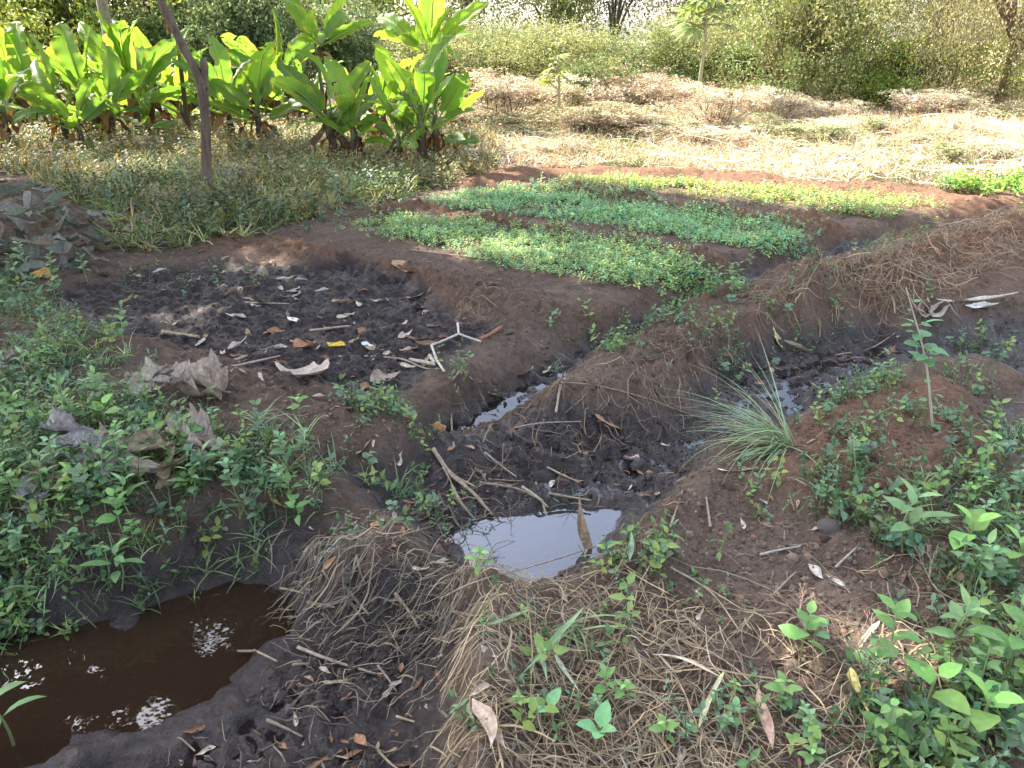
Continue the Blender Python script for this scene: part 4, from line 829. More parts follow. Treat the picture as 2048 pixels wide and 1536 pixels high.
# named leaves and scraps: from, to, width ratio, colour, fold, label
NL = [((535,985),(575,1020),.40,(.55,.36,.12),.4,'orange-yellow dead leaf with brown spots hanging on the bank edge',.0),
 ((652,690),(694,698),.42,YEL,.5,'bright yellow leaf lying on the dark mud of the basin',0),
 ((588,702),(632,690),.40,(.40,.19,.10),.9,'reddish-brown curled leaf left of the yellow leaf',0),
 ((573,640),(612,652),.25,(.75,.75,.74),.3,'narrow white scrap on the mud of the basin',0),
 ((722,690),(756,694),.35,(.60,.66,.62),.3,'pale bluish leaf right of the yellow leaf',0),
 ((1185,835),(1246,868),.26,(.40,.23,.14),.7,'long tan-brown leaf lying at the foot of the bund',0),
 ((1434,948),(1514,942),.22,(.80,.76,.68),.9,'white curled strip of leaf beside the grass tuft',0),
 ((868,828),(886,868),.50,(.52,.30,.17),.5,'orange-brown leaf standing by the end of the water channel',0),
 ((712,915),(755,878),.30,(.38,.27,.20),.8,'curved brown leaf on the bare patch of the left bank',0),
 ((800,935),(806,905),.35,PALE,.5,'small pale leaf on the bare patch of the left bank',0),
 ((975,790),(1012,795),.30,(.55,.50,.36),1.,'pale crescent leaf on the mud of the channel',0),
 ((1038,758),(1068,740),.45,(.40,.31,.24),.5,'tan leaf at the edge of the wet channel',0),
 ((1086,748),(1104,736),.6,(.45,.40,.33),.8,'small round pale leaf at the edge of the wet channel',0),
 ((968,985),(996,968),.4,(.38,.30,.23),.8,'folded brown leaf below the root tangle',0),
 ((1246,918),(1278,925),.5,(.40,.31,.25),.6,'tan leaf on the mud above the puddle',0),
 ((1098,975),(1118,962),.5,(.50,.47,.40),.5,'small pale leaf on the mud above the puddle',0),
 ((65,545),(118,562),.28,(.60,.36,.10),.6,'orange and cream leaf at the foot of the dead leaf pile',0),
 ((795,1050),(780,1028),.6,(.33,.25,.20),1.2,'curled brown leaf above the straw dam',0),
 ((745,1055),(790,1048),.4,(.45,.22,.10),.8,'rusty orange leaf on the straw dam',0),
 ((1650,1155),(1690,1178),.28,(.50,.45,.38),.9,'twisted pale grey leaf on the red slope at right',0),
 ((1612,1135),(1650,1158),.40,(.48,.44,.38),.9,'broad pale twisted leaf at the upper end of the grey one',0),
 ((590,765),(625,740),.5,(.46,.38,.32),.6,'pale brown leaf standing on the lower rim of the basin',0),
 ((740,770),(800,750),.35,(.38,.28,.22),.9,'crumpled brown leaf on the mud at the basin corner',0),
 ((775,534),(850,550),.22,(.40,.26,.15),.7,'long brown leaf on the bund above the basin',0),
 ((815,600),(845,590),.5,(.40,.25,.18),.7,'reddish dry leaf at the upper edge of the basin',0),
 ((800,705),(835,698),.4,(.42,.30,.22),.9,'tan curled leaf left of the white bent stalk',0),
 ((1545,655),(1565,700),.2,(.46,.42,.20),.7,'yellowish pod-like leaf hanging on the bund',0),
 ((1570,690),(1620,700),.25,(.33,.27,.20),1.2,'brown curved leaf at the foot of the bund above the mud pool',0),
 ((625,925),(675,930),.25,(.60,.48,.28),.8,'cream yellow leaf among the weeds of the left bank',0)]
for i, (a, b, wr, col, fo, lb, _) in enumerate(NL):
    t = crumple(1, wr * 1.15, col, 500 + i, fold=fo, nx=7, seg=11); o = t.obj('dry_leaf', 'dry', True); tag(o, lb, 'leaf'); lay(o, a, b, 1.0)
    if 'standing by' in lb: o.scale = (.085,) * 3; o.rotation_euler.x = 1.1; o.location = hit(878, 868)
# small brown leaves on the basin and elsewhere
PR = []
for i in range(10):
    o = crumple(1, [.22, .35, .3, .18, .42][i % 5], [TAN, BRN, PALE, TAN, GREY, BRN, ORG, PALE, TAN, BRN][i], 540 + i, fold=[.6, 1.1, .4][i % 3]).obj('dry_leaf', 'dry', True); PR.append((o.data, [.22, .35, .3, .18, .42][i % 5])); bpy.data.objects.remove(o)
def scatter_leaves(reg, n, lo, hi, lb, grp, seed, names='dry_leaf'):
    r_ = random.Random(seed); xs = [p[0] for p in reg]; ys = [p[1] for p in reg]; A = np.array(reg, float); c = 0
    while c < n:
        x, y = r_.uniform(min(xs), max(xs)), r_.uniform(min(ys), max(ys))
        if sdf(A, np.array([x]), np.array([y]))[0] > 0: continue
        q = hit(x, y)
        if q.z < PUD_Z and float(sdf(P['puddle'], np.array([q.x]), np.array([q.y]))[0]) < 0: continue
        o = bpy.data.objects.new(names, PR[r_.randrange(10)][0]); scene.collection.objects.link(o); s = r_.uniform(lo, hi)
        o.location = (q.x, q.y, max(q.z, WATER_Z) + .003); o.rotation_euler = (r_.uniform(-.25, .25), r_.uniform(-.35, .35), r_.uniform(0, 6.28)); o.scale = (s, s, s); tag(o, lb, 'leaf', grp); c += 1
scatter_leaves([(190,610),(420,545),(600,545),(850,590),(960,650),(860,720),(700,780),(560,740),(350,690),(200,650)], 100, .05, .17, 'small dry leaf lying on the dark mud of the basin', 'dry leaves on the basin mud', 1)
scatter_leaves([(150,560),(420,500),(700,520),(560,545),(420,550),(180,600)], 26, .07, .15, 'small dry leaf on the brown rim above the basin', 'dry leaves on the basin rim', 2)
scatter_leaves([(600,1060),(900,900),(1150,880),(1420,860),(1350,1000),(1200,1040),(950,1040),(880,1150),(620,1180)], 48, .03, .075, 'small brown leaf on the wet mud around the puddle', 'dry leaves around the puddle', 3)
scatter_leaves([(350,680),(620,770),(860,840),(760,900),(500,760)], 26, .05, .10, 'small dry leaf on the lower rim of the basin', 'dry leaves on the lower basin rim', 4)
scatter_leaves([(1480,720),(1750,640),(1850,680),(1620,800),(1480,830)], 22, .05, .12, 'small brown leaf on the mud of the right-hand pool', 'dry leaves on the right mud pool', 5)
scatter_leaves([(960,1180),(1450,1180),(1600,1536),(900,1536)], 34, .03, .08, 'small dead leaf in the straw at bottom centre', 'dead leaves in the straw', 6)
scatter_leaves([(1450,960),(1800,1000),(1900,1300),(1500,1250)], 16, .03, .07, 'small dead leaf on the red slope at right', 'dead leaves on the red slope', 7)
scatter_leaves([(430,1400),(900,1250),(900,1536),(350,1536)], 44, .03, .07, 'dead leaf pressed into the black mud at the bottom', 'dead leaves on the black mud', 8)
scatter_leaves([(0,620),(300,680),(420,900),(600,980),(300,1080),(0,1100)], 34, .06, .13, 'withered leaf lying among the weeds of the left bank', 'withered leaves among the left bank weeds', 9)
# grey dead banana leaves on the left bank: from, to, width ratio, colour
BL = [((262,800),(330,770),.75,(.52,.47,.40),1.0,'crumpled whitish dead banana leaf on the left bank'),((320,775),(370,765),.55,(.55,.50,.45),1.3,'rolled pale dead banana leaf beside the crumpled one'),((365,770),(438,818),.45,(.47,.41,.36),.7,'broad grey dead banana leaf pointing down to the right'),((385,770),(440,785),.35,(.40,.30,.24),1.2,'brown edge of a dead banana leaf behind the grey one'),
 ((120,892),(190,915),.35,(.42,.40,.44),1.0,'bluish grey folded banana leaf strip on the left bank'),((165,905),(212,945),.35,(.40,.38,.42),1.0,'bluish grey strip of leaf hanging down to the right'),((205,900),(290,915),.6,(.50,.44,.38),1.2,'crumpled beige dead leaf in the middle of the lower heap'),((295,905),(345,880),.30,(.45,.39,.33),1.,'beige rolled leaf pointing up in the lower heap'),
 ((340,880),(420,920),.40,(.52,.46,.42),.8,'pale folded banana leaf at the top of the lower heap'),((370,920),(452,930),.30,(.53,.47,.42),1.,'pale narrow leaf at the right end of the lower heap'),((250,955),(380,930),.28,(.47,.41,.34),1.,'long beige leaf lying across the lower heap'),((325,990),(360,935),.50,(.36,.28,.20),.8,'brown leaf hanging from the lower heap'),
 ((80,985),(130,950),.6,(.44,.34,.26),1.2,'tan crumpled leaf at the left of the lower heap'),((100,990),(170,985),.45,(.36,.28,.22),.9,'brown broad leaf low on the left bank'),((52,1030),(95,985),.6,(.44,.43,.46),.7,'grey folded leaf near the left edge'),((10,745),(50,730),.4,(.42,.37,.33),.7,'grey-brown leaf near the left edge above the weeds'),((200,935),(215,985),.4,(.42,.39,.40),1.,'grey leaf end hanging in the lower heap')]
for i, (a, b, wr, col, fo, lb) in enumerate(BL):
    col = tuple(v * .62 * q_ for v, q_ in zip(col, (1.05, .98, .92))); wr = .30 + .25 * wr
    o = crumple(1, wr * 1.5, col, 600 + i, wave=.9, fold=fo + .9, prof='banana', nx=11, seg=22, tw=1.5, curl=.9, rag=.45).obj('dead_banana_leaf', 'dry', True); tag(o, lb, 'dead leaf'); lay(o, a, b, .85, .07)
    for j_ in (1, 2):
        o2 = crumple(1, wr * 1.1, tuple(v * (.7 + .2 * j_) for v in col), 660 + i * 2 + j_, wave=.9, fold=1.6, prof='lance', nx=9, seg=20, tw=1.2, rag=.4).obj('dead_banana_leaf', 'dry', True); tag(o2, 'narrow curled strip of dead banana leaf beside the larger grey leaves on the left bank', 'dead leaf', 'dead banana leaf strips on the left bank'); lay(o2, (a[0] + 22 * j_ - 30, a[1] + 14), (b[0] + 10, b[1] + 20 * j_ - 24), 1.0, .05)
# pile of dead leaves at the left edge
PL = []
for i in range(7):
    o = crumple(1, [.34, .5, .42, .3][i % 4], [(.13, .14, .11), (.19, .18, .15), (.10, .11, .085), (.17, .13, .09), (.26, .25, .22), (.08, .09, .06), (.14, .16, .10)][i], 640 + i, wave=1.0, fold=.9, prof='banana', nx=9, seg=16, curl=1.2, rag=.5).obj('dead_leaf', 'dry', True); PL.append(o.data); bpy.data.objects.remove(o)
def pile(reg, n, hmax, smin, smax, lb, grp, seed):
    r_ = random.Random(seed); A = np.array(reg, float); xs, ys = A[:, 0], A[:, 1]; c = 0
    while c < n:
        x, y = r_.uniform(xs.min(), xs.max()), r_.uniform(ys.min(), ys.max()); s = float(sdf(A, np.array([x]), np.array([y]))[0])
        if s > 0: continue
        q = hit(x, y); o = bpy.data.objects.new('dead_leaf', PL[r_.randrange(7)]); scene.collection.objects.link(o); sc = r_.uniform(smin, smax)
        z = q.z + hmax * min(1, -s / 60) * r_.random(); o.location = (q.x, q.y, z); o.rotation_euler = (r_.uniform(-1.5, .4), r_.uniform(-.5, .5), r_.uniform(0, 6.28)); o.scale = (sc,) * 3; tag(o, lb, 'dead leaf', grp); c += 1
pile([(-160,400),(0,370),(60,380),(120,415),(230,450),(225,500),(240,550),(60,570),(-150,600)], 195, .36, .24, .44, 'big grey-green withered leaf in the heap at the left edge', 'withered leaves in the heap', 21)
pile([(100,395),(400,385),(560,415),(440,480),(230,500)], 80, .14, .14, .28, 'curled grey dead leaf in the thin layer right of the heap', 'dead leaves right of the heap', 22)
pile([(410,410),(500,420),(510,470),(430,480)], 12, .12, .14, .26, 'silvery dead leaf at the foot of the forked trunk', 'dead leaves at the trunk foot', 23)
# sticks: points in the picture, thickness px, colour
def stick(pts, px, col, lb, name='stick', lift=.015, grp=None, kk=7, n=16, zs=None, cat='stick'):
    W = [hit(*p) for p in pts]; dist = W[0].length; r = px / FPX * math.hypot(dist, CAM_Z) / 2
    A = np.array([[v.x, v.y, v.z + lift + (zs[i] if zs else 0)] for i, v in enumerate(W)]); o0 = A[0].copy()
    t = T(); t.add(*tube(smoothline(A, n) - o0, np.linspace(r, r * .6, n) * (1 + rng.normal(0, .08, n)), kk, col, lump=.06)); o = t.obj(name, 'dry', True); o.location = o0; return tag(o, lb, cat, grp)
STK = [([(866,902),(900,950),(945,990),(985,1035)],9,(.33,.26,.19),'long brown stick sloping from the left bank to the mud'),([(1045,978),(1075,1000),(1096,1020)],7,(.40,.33,.25),'short thick stick on the mud above the puddle'),([(1000,975),(1040,985),(1080,1005)],4,(.30,.25,.19),'thin stick on the mud left of the short thick one'),
 ([(596,1300),(660,1325),(752,1353)],8,(.38,.31,.24),'pale brown stick on the black mud below the straw dam'),([(1120,770),(1190,775),(1290,800),(1420,845),(1560,850)],3.5,(.25,.19,.14),'long thin branch bending over the bund towards the grass tuft'),([(1188,775),(1160,805),(1130,830)],3,(.24,.19,.14),'forked side twig of the bund'),
 ([(905,765),(925,745),(945,765)],4,(.33,.26,.2),'thin arched stick at the corner of the basin'),([(908,900),(903,840),(910,770)],5,(.30,.25,.2),'upright thin stick beside the orange-brown leaf'),([(820,502),(900,512),(980,520)],3,(.35,.27,.2),'thin stick on the bund under the first bed'),
 ([(1320,780),(1345,720)],3,(.36,.3,.22),'small twig on the bund'),([(1030,860),(1090,850),(1210,846)],3,(.4,.33,.25),'straight pale twig on the root tangle'),([(1112,830),(1120,780),(1130,760)],5,(.42,.36,.27),'upright pale stick at the end of the bund'),
 ([(450,740),(560,715),(620,640)][:2],6,(.40,.31,.24),'brown stick crossing the lower rim of the basin'),([(380,760),(430,740),(495,718)],9,(.38,.29,.23),'thick brown stick behind the grey banana leaf'),([(730,715),(800,722),(850,740),(880,742)],5,(.35,.28,.22),'long crooked stick left of the white bent stalk'),([(325,668),(345,672),(398,680)],10,(.40,.31,.22),'thick tan stick at the left corner of the basin'),
 ([(620,665),(700,655)],6,(.36,.28,.22),'straight dead stem lying in the middle of the basin'),([(490,608),(580,610)],3,(.42,.36,.28),'pale thin stick in the upper basin'),([(240,905),(310,860),(335,820)][:3],5,(.33,.26,.18),'brown stalk rising behind the lower leaf heap'),([(40,700),(52,750),(60,800)],6,(.45,.40,.30),'pale stalk standing in the left weeds'),
 ([(270,945),(300,985),(320,1020)],5,(.33,.33,.22),'greenish bare stalk under the lower leaf heap'),([(1255,1230),(1330,1270),(1450,1330),(1560,1430)],5,(.36,.28,.2),'long dry stalk crossing the straw at bottom centre'),([(1340,1140),(1420,1190),(1480,1270)],4,(.38,.31,.22),'dry curved stalk at the top of the straw'),([(1060,1340),(1100,1400),(1150,1450)],8,(.38,.31,.21),'thick pale stem at the bottom of the straw'),
 ([(1670,1140),(1712,1100),(1714,1160)][:2],5,(.40,.34,.27),'short pale stick on the red slope'),([(1520,1115),(1560,1105),(1600,1098)],6,(.36,.33,.28),'grey broken stem on the red slope'),([(1545,1195),(1590,1150)],4,(.33,.25,.18),'thin twig on the red slope'),([(1705,860),(1760,830),(1790,815)],3,(.36,.29,.22),'thin twig on the mound'),
 ([(1700,880),(1715,900),(1735,925)],9,(.44,.38,.28),'chewed pale stalk on the mound beside the weeds'),([(1120,245),(1250,243),(1330,238)],6,(.62,.54,.40),'long pale cut stalk lying in the dry field'),([(1600,305),(1700,312),(1800,322)],7,(.62,.54,.42),'pale crooked pole lying in the dry field'),([(1790,335),(1880,345),(1960,325)],7,(.66,.6,.48),'whitish bent branch on the right of the dry field'),([(1400,320),(1480,308),(1560,316)],5,(.50,.42,.32),'brown dead branch in the dry field'),
 ([(1200,250),(1290,236),(1360,246)],5,(.60,.53,.42),'second pale stalk beside the long cut stalk'),([(1670,715),(1740,700),(1790,668)],3,(.36,.3,.22),'thin stick over the right mud pool'),([(1420,1060),(1412,1000)],6,(.33,.25,.2),'short stake in the soil right of the puddle'),([(1340,1060),(1365,985)],5,(.30,.23,.17),'leaning stake at the right rim of the puddle'),([(240,440),(400,405),(520,395)],6,(.34,.29,.24),'long grey stick lying over the dead leaves')]
for a in STK: stick(a[0], a[1], a[2], a[3], lift=.012)
r_ = random.Random(5)
for i in range(46):
    reg = [((560,1060),(930,1240)), ((880,880),(1100,1010)), ((1000,1200),(1450,1500)), ((420,1300),(880,1520))][i % 4]; x, y = r_.uniform(reg[0][0], reg[1][0]), r_.uniform(reg[0][1], reg[1][1]); a_ = r_.uniform(-.3, 1.3); l_ = r_.uniform(30, 90)
    stick([(x, y), (x + l_ * .5 * math.cos(a_) + r_.uniform(-6, 6), y + l_ * .5 * math.sin(a_)), (x + l_ * math.cos(a_), y + l_ * math.sin(a_))], r_.uniform(3, 8), random.choice([(.30,.24,.17),(.24,.19,.14),(.38,.31,.22)]), ['thin dry stick embedded in the straw dam', 'thin dead stick among the brown roots left of the mud', 'dry stick in the straw at bottom centre', 'short stick on the black mud at the bottom'][i % 4], grp=['sticks in the straw dam', 'sticks among the roots', 'sticks in the bottom straw', 'sticks on the black mud'][i % 4])
# white bent stalk with a red-brown end
e = empty('bent_stalk', hit(885, 745), label='white broken stalk bent into a zigzag with a red-brown end, at the basin corner', cat='dead stalk'); o0 = np.array(e.location)
def polytube(name, pts, px, col, par, m='dry', zs=None, k=6):
    W = [hit(*p) for p in pts]; r = px / FPX * W[0].length / 2; A = np.array([[v.x, v.y, v.z + .012 + (zs[i] if zs else 0)] for i, v in enumerate(W)])
    t = T(); Q = np.concatenate([np.linspace(A[i], A[i + 1], 4, endpoint=False) for i in range(len(A) - 1)] + [A[-1:]]); t.add(*tube(Q - np.array(par.location), np.full(len(Q), r), k, col, lump=.1)); return t.obj(name, m, True, par)
polytube('stalk', [(888,748),(874,732),(864,712),(890,700),(918,688),(962,692)], 6, (.58,.52,.44), e, zs=[0, .02, .05, .05, .05, .02]); polytube('split_end', [(960,690),(985,680),(1003,670)], 8, (.28,.14,.09), e, zs=[.02, .03, .04]); polytube('side_shoot', [(918,688),(916,676)], 5, (.62,.57,.5), e, zs=[.05, .08]); polytube('lower_stem', [(860,722),(872,736),(820,722)], 8, (.48,.42,.34), e, zs=[.02, .01, 0])
# sheath lying on the right
e = empty('dead_leaf_sheath', hit(1850, 640), label='white weathered banana leaf sheath lying on the grey path at right', cat='dead leaf')
for (a, b, wr, col, nm) in (((1850,640),(1905,625),.7,(.50,.46,.38),'torn_blade'), ((1880,625),(2020,600),.10,(.66,.62,.55),'midrib'), ((1925,622),(1995,618),.28,(.72,.69,.63),'sheath'), ((1845,645),(1880,612),.5,(.44,.40,.33),'torn_blade')):
    o = crumple(1, wr * .8, tuple(v * .75 for v in col), 700 + int(a[0]), wave=.6, fold=1.0, prof='banana', nx=7, seg=12).obj(nm, 'dry', True); lay(o, a, b, 1, .02); o.location = Vector(o.location) - Vector(e.location); o.parent = e
# stones
for i, (px, py, s) in enumerate([(1655,1058,22),(1345,600,10),(1020,668,9),(705,775,14),(1790,1240,8)]):
    q = hit(px, py); t = T(); V, F, C, U = lump(30 + i); t.add(V, F, (.3, .26, .23), U); o = t.obj('stone', 'stone', True); md = o.modifiers.new('s', 'SUBSURF'); md.levels = md.render_levels = 2
    r = s / FPX * (q - camo.location).length; o.location = (q.x, q.y, q.z + r * .3); o.scale = (r * 1.2, r, r * .7); tag(o, ['rounded brown stone by the weeds on the right slope', 'small stone at the corner of the first bed', 'small dark stone at the right corner of the basin', 'round black clod at the lower corner of the basin', 'tiny pale stone on the red slope'][i], 'stone')
# grass tuft
def clump_of_grass(name, base, n, hgt, w_, col, lb, heads, seed, dro=(.4, 1.5), pit=(.5, 1.35)):
    r_ = random.Random(seed); q = hit(*base); t = T()
    for i in range(n):
        yaw = r_.choice(heads) + r_.gauss(0, .5); c = np.array(col) * math.exp(r_.gauss(0, .2)) if r_.random() > .15 else np.array((.40, .34, .2))
        t.add(*xf(leaf(hgt * r_.uniform(.45, 1.1), w_ * r_.uniform(.7, 1.2), 9, r_.uniform(*dro), .4, 'blade', c, nx=3), (r_.gauss(0, .02), r_.gauss(0, .02), 0), rot(yaw, r_.uniform(*pit), r_.gauss(0, .3))))
    o = t.obj(name, 'leaf', True); o.location = q; return tag(o, lb, 'grass')
clump_of_grass('grass_tuft', (1575,895), 150, .54, .0055, (.26, .38, .21), 'large grey-green grass tuft with fine blades arching to the left', [1.3, 1.5, 1.7, 1.1, .8, 2.0], 3, (.5, 2.0), (.3, 1.15))
clump_of_grass('grass_tuft', (1150,1255), 26, .26, .009, (.22, .33, .15), 'bent green grass tuft at the top of the straw in the foreground', [2.6, 3.1, 3.6, 2.0, -1.4, 4.2], 4, (.8, 2.2), (.1, .9))
clump_of_grass('grass_tuft', (1130,1000), 10, .10, .004, (.2, .3, .16), 'tiny grass tuft on the mud above the puddle', [0, 2, 4], 5)
clump_of_grass('grass_tuft', (1105,742), 16, .11, .005, (.24, .34, .2), 'small grey-green grass tuft on the edge of the wet channel', [1, 2, 3, 5], 6)
clump_of_grass('grass_tuft', (1640,310), 40, .5, .012, (.5, .45, .2), 'yellowish grass tuft in the dry field', [0, 1, 2, 3, 4, 5], 7)
clump_of_grass('grass_tuft', (300,1080), 26, .16, .006, (.17, .33, .10), 'bright green grass tuft hanging over the ditch bank', [1.5, 2.5, 3.5, 4.4], 8)
# long blades drooping in the foreground
for i, (a, b, wr, col, lb) in enumerate([((1165,1250),(1040,1395),.055,(.25,.40,.20),'long green grass blade pointing down to the left'),((1060,1250),(945,1290),.10,(.27,.37,.20),'pale green grass blade reaching left over the mud'),((1110,1340),(1155,1415),.14,(.36,.42,.33),'greyish green blade curving down in the straw'),((1440,1375),(1395,1490),.14,(.50,.47,.28),'yellowing long leaf hanging at bottom centre'),((1300,1350),(1440,1375),.08,(.50,.42,.30),'straw-coloured blade joining the yellowing leaf'),
        ((1515,1400),(1535,1536),.16,(.40,.27,.20),'long brown dead leaf at the bottom edge'),((955,1430),(975,1536),.28,(.44,.34,.27),'brown papery dead leaf hanging at the bottom edge'),((985,1470),(1010,1536),.25,(.40,.30,.22),'second brown papery leaf beside the first at the bottom edge'),((1700,1370),(1725,1470),.2,(.50,.42,.16),'spotted yellow leaf hanging in the right weeds'),((1745,1270),(1710,1350),.16,(.50,.42,.28),'dry curled leaf above the sunlit red soil'),
        ((1250,1170),(1350,1225),.07,(.48,.38,.25),'tan bent blade on the right of the straw'),((1255,1090),(1262,1150),.2,(.27,.38,.24),'short green blade beside the puddle weeds'),((1070,1300),(1090,1405),.08,(.30,.42,.26),'narrow green blade in the middle of the straw'),((1180,1115),(1188,990),.18,(.33,.24,.16),'pointed brown leaf spike standing at the puddle edge')]):
    o = crumple(1, wr * .8, col, 760 + i, wave=.4, fold=.9, prof='lance', nx=5, seg=14, curl=.5, tw=.9).obj('long_leaf', 'dry' if col[1] < col[0] else 'leaf', True); tag(o, lb, 'leaf'); lay(o, a, b, 1, .05, pit=(1.25 if 'spike' in lb else None))
    if 'spike' in lb: o.scale = (.26,) * 3; o.location = tuple(Vector(hit(1185, 1112)) + Vector((0, 0, -.01)))
# twig over the puddle
stick([(880,1205),(960,1185),(1080,1160),(1190,1112)], 4, (.36, .29, .22), 'thin twig lying across the near rim of the puddle', zs=[0, .03, .05, .03], n=24)
# broad-leaved weeds (stem + foliage)
def weed(seed, h, L_, Wr, col, nn=4, pairs=2, prof='ovate', droop=.6, seg=5, spread_=.5, name='weed_plant'):
    r_ = np.random.default_rng(seed); e = empty(name); lean = r_.normal(0, .12 * h, 2); top = np.array([lean[0], lean[1], h])
    t = T(); t.add(*tube(smoothline([(0, 0, -.02), top * .5 + r_.normal(0, .04 * h, 3), top], 8), np.linspace(.0032, .0016, 8), 5, (.20, .24, .10))); t.obj('stem', 'stemg', True, e)
    t = T()
    for i in range(nn):
        f = .35 + .65 * (i + 1) / nn
        for j in range(pairs):
            yaw = i * 1.57 + j * 6.283 / pairs + r_.normal(0, .25); s = L_ * (1.15 - .55 * max(0, f - .6) * 2) * r_.uniform(.8, 1.15)
            c = np.array(col) * np.exp(r_.normal(0, .13)) * (1 + .25 * (i == nn - 1)); c = c * np.array([1 + r_.normal(0, .08), 1, 1])
            l = leaf(s, s * Wr, seg, droop + r_.normal(0, .2), .16, prof, c, nx=5, wave=.05, rs=seed + i); V = l[0].copy(); V[:, 1] += .12 * s
            t.add(*xf((V, l[1], l[2], l[3]), top * f, rot(yaw, r_.normal(.15, .2) + spread_ * f, r_.normal(0, .2))))
    t.obj('foliage', 'leaf', True, e); return e
used2 = set()
WP = [weed(800 + i, *a) for i, a in enumerate([(.16,.060,.62,(.16,.31,.09)), (.12,.050,.55,(.20,.36,.11)), (.20,.055,.50,(.13,.25,.09),5), (.10,.045,.75,(.14,.28,.12),3), (.14,.07,.35,(.18,.32,.13),4,2,'lance'), (.08,.055,.60,(.24,.42,.10),2), (.18,.05,.6,(.15,.27,.13),5,3), (.06,.09,.55,(.17,.37,.16),1,4)])]
def put_weed(k, px, py, s, lb, grp=None, yaw=None, q=None):
    o = WP[k] if k not in used2 else copy_tree(WP[k]); used2.add(k); q = q or hit(px, py); o.location = (q.x, q.y, q.z); o.rotation_euler = (0, 0, random.uniform(0, 6.28) if yaw is None else yaw); o.scale = (s,) * 3
    o['label'] = lb; o['category'] = 'weed'
    if grp: o['group'] = grp
    return o
for px, py, k, s, lb in [(1185,1500,7,1.0,'bright four-leaved weed at the bottom edge'),(1085,1445,7,.8,'duller four-leaved weed left of the bright one'),(1215,1405,0,.6,'small weed between straw blades above the bright four-leaved weed'),(1330,1490,1,.7,'weed with small round leaves right of the bright four-leaved one'),(1565,1420,1,.85,'leafy weed beneath the sunlit red soil'),(1600,1330,0,1.0,'bushy weed with blue speck left of the sunlit red soil'),(1625,1290,3,.9,'round-leaved top of the bushy weed'),
     (1780,1350,0,1.3,'weed with a large dark leaf over the sunlit red soil'),(1850,1430,5,1.7,'large-leaved weed in the bottom right corner'),(1960,1480,5,1.8,'wide-leaved weed cut by the bottom right corner'),(1760,1500,1,1.1,'weed at the bottom edge below the yellow leaf'),(2010,1380,0,1.5,'tall weed at the right edge near the bottom'),(1900,1330,4,1.3,'lance-leaved weed in the right weeds'),
     (1810,1110,4,1.5,'big blue-green lance-leaved weed on the right slope'),(1920,1120,5,1.9,'broad cabbage-like weed on the right slope'),(1935,1180,4,1.2,'pointed bright weed below the cabbage-like one'),(2030,1150,5,1.6,'broad-leaved weed at the right edge'),(1640,1010,3,.9,'small round-leaved weed at the upper tip of the right weeds'),(1690,945,2,.7,'small bushy weed on the mound'),
     (955,1160,1,.85,'pale green weed growing over the left side of the puddle'),(1310,1140,3,.6,'low weed right of the puddle'),(1240,1135,3,.55,'low weed near the right tip of the puddle'),(1960,930,1,1.2,'bright weed at the right edge above the slope'),(600,840,1,1.0,'yellow-green sprig beside the rim of the basin'),(365,905,0,.7,'weed with yellow lower leaf behind the grey banana leaf'),
     (215,860,5,1.6,'lime-green round-leaved weed on the left bank'),(105,870,5,1.2,'lime-green weed near the left edge'),(160,985,5,1.2,'shiny round-leaved weed by the lower leaf heap'),(250,700,2,1.2,'upright green weed at the left corner of the basin'),(420,900,6,.9,'dense dark weed between the grey banana leaves'),(590,1020,0,.9,'weed beside the orange-yellow dead leaf'),(240,1180,4,1.3,'long-leaved weed hanging over the ditch bank'),(1100,660,3,.7,'small weed on the bund beside the first bed'),(940,730,3,.7,'small weed right of the white bent stalk')]:
    put_weed(k, px, py, s, lb)
q = hit(30, 1500); q.z = WATER_Z - .02
put_weed(4, 0, 0, 1.7, 'green sprig with long oval leaves standing over the ditch water at bottom left', q=q)
def many(reg, n, ks, lo, hi, lb, grp, seed):
    r_ = random.Random(seed); A = np.array(reg, float); xs, ys = A[:, 0], A[:, 1]; c = 0
    while c < n:
        x, y = r_.uniform(xs.min(), xs.max()), r_.uniform(ys.min(), ys.max())
        if float(sdf(A, np.array([x]), np.array([y]))[0]) > 0: continue
        put_weed(r_.choice(ks), x, y, r_.uniform(lo, hi), lb, grp); c += 1
many([(0,730),(170,720),(270,780),(330,890),(600,910),(680,930),(560,1000),(330,1090),(0,1180)], 62, [0, 1, 2, 3, 4, 6], .6, 1.05, 'green leafy weed in the dense growth on the left bank', 'weeds on the left bank', 31)
many([(1700,1010),(2048,940),(2048,1500),(1830,1500),(1880,1250),(1800,1100)], 24, [0, 1, 2, 3, 4, 6], .45, .9, 'green leafy weed in the dense growth at the right edge', 'weeds at the right edge', 32)
many([(950,1420),(1500,1380),(1700,1500),(1650,1536),(950,1536)], 12, [1, 3, 6], .35, .7, 'small weed sprouting through the straw at the bottom', 'weeds in the bottom straw', 33)
many([(60,540),(200,560),(160,600),(0,610)], 7, [2, 3, 6], .8, 1.3, 'dark green weed below the heap of withered leaves', 'weeds below the leaf heap', 34)
many([(1350,560),(1500,540),(1490,600),(1400,600)], 10, [1, 2, 3], .8, 1.2, 'green weed at the lower end of the first bed', 'weeds at the end of the first bed', 35)
# single upright lime leaf
e = empty('lime_leaf_shoot', hit(1625, 1510), label='single upright oval lime-green leaf near the bottom edge', cat='leaf'); t = T(); t.add(*tube([(0, 0, -.02), (0, 0, .03)], .002, 5, (.3, .4, .12))); t.obj('stem', 'stemg', True, e)
t = T(); t.add(*xf(leaf(.075, .036, 8, .3, .1, 'ovate', (.42, .60, .18), nx=5), (0, 0, .028), rot(.05, 1.25, .1))); t.obj('blade', 'leaf', True, e)
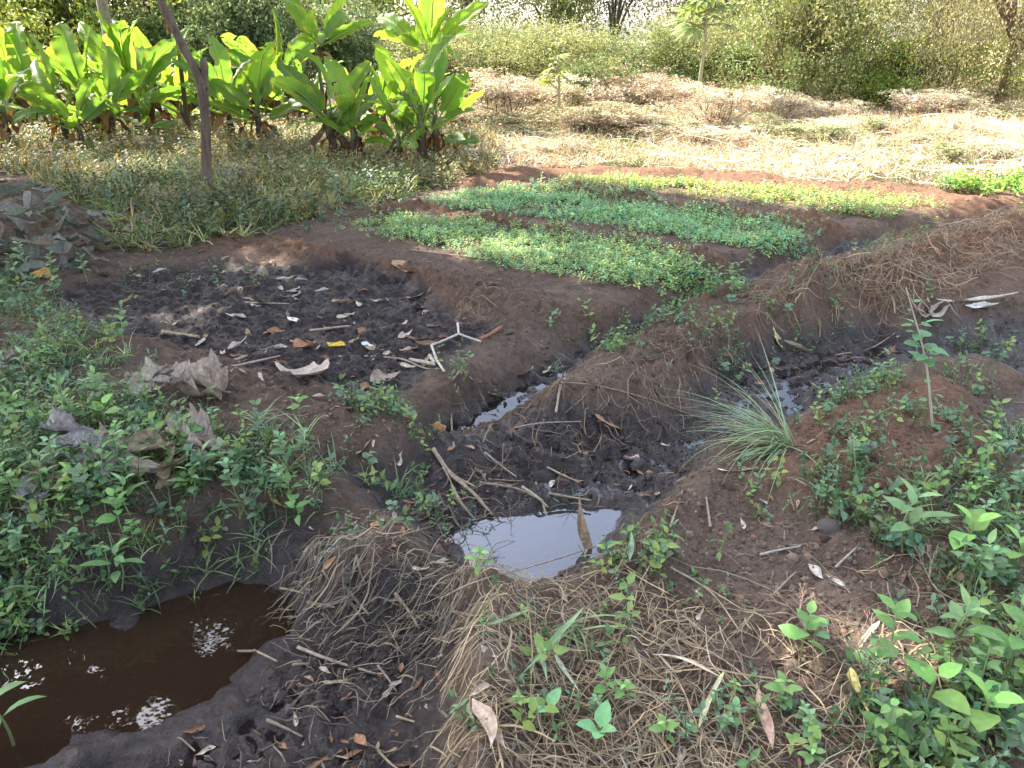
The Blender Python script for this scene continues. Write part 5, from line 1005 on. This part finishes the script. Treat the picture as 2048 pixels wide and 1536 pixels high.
# sapling on the mound
q = hit(1868, 852); e = empty('sapling', q, label='thin sapling with round leaves standing on the mound', cat='sapling'); hS = .60
topS = Vector(at(1812, 575, q.y)) - q; line = smoothline([(0, 0, -.02), np.array(topS) * .5 + (.02, 0, 0), np.array(topS)], 20)
t = T(); t.add(*tube(line, np.linspace(.006, .002, 20), 7, (.42, .40, .30))); t.obj('stem', 'stemg', True, e)
LVS = leaf(.055, .045, 6, .5, .12, 'ovate', (.13, .28, .12), nx=5)
for i in range(26):
    f = [.50, .53, .56, .59, .62, .65, .70, .74, .78, .1, .16, .22, .28, .34, .85, .9][i % 16]; p = line[int(f * 19)]; V = LVS[0].copy(); V[:, 1] += .022
    t = T(); t.add(V, LVS[1], np.array(LVS[2]) * (1 + .3 * random.random()), LVS[3]); t.add(*tube([(0, 0, 0), (0, .024, 0)], .0012, 4, (.3, .3, .15))); o = t.obj('leaf', 'leaf', True, e); o.location = p; o.rotation_euler = (random.uniform(-.1, .6), random.uniform(-.3, .3), i * 2.4); s = random.uniform(.8, 1.35) * (1 if .45 < f < .8 else .6); o.scale = (s,) * 3
# dry branching twigs
def twig(base, h, lb, seed, col=(.42, .30, .22), lean=(0, 0)):
    r_ = np.random.default_rng(seed); q = hit(*base); t = T()
    def br(p, d, l, r, dep):
        e_ = p + d * l; m = (p + e_) / 2 + r_.normal(0, .05 * l, 3); t.add(*tube(smoothline([p, m, e_], 5), np.linspace(r, r * .7, 5), 4, col))
        if dep == 0: return
        for k in range(2 + (r_.random() < .4)):
            nd_ = d + r_.normal(0, .5, 3); nd_[2] = abs(nd_[2]) * .8; nd_ /= np.linalg.norm(nd_); br(e_, nd_, l * r_.uniform(.55, .8), r * .65, dep - 1)
    d0 = np.array([lean[0], lean[1], 1.]); d0 /= np.linalg.norm(d0); br(np.array([0, 0, -.02]), d0, h * .45, .0035, 5); o = t.obj('dry_twig', 'dry'); o.location = q; tag(o, lb, 'dry plant')
twig((1705,1330), .17, 'dry branching seed stalk glowing in front of the sunlit red soil', 1); twig((1620,1260), .15, 'dry branching stalk left of the glowing one', 2, lean=(-.6, .3)); twig((1900,1240), .22, 'dry branching stalk in the right weeds', 3, (.30, .24, .18), (-.3, .2))
twig((1850,1420), .25, 'dry brown branching stalk above the bottom right corner', 4, (.30, .24, .18), (-.5, .2)); twig((1500,300), .6, 'dead twiggy plant standing in the dry field', 5, (.4, .32, .24)); twig((1700,235), .6, 'bare twig standing at the far side of the field', 6, (.38, .3, .22)); twig((1050,170), 1.0, 'bare dead twigs above the dry shrubs', 7, (.36, .27, .2)); twig((1280,200), .9, 'bare reddish twigs in front of the hedge', 8, (.33, .22, .16))
twig((910,640), .12, 'tangle of dry roots on the bund beside the basin', 9, (.36, .25, .18), (.5, .2)); twig((965,650), .12, 'second dry root clump on the bund beside the basin', 10, (.36, .25, .18), (-.5, .3))
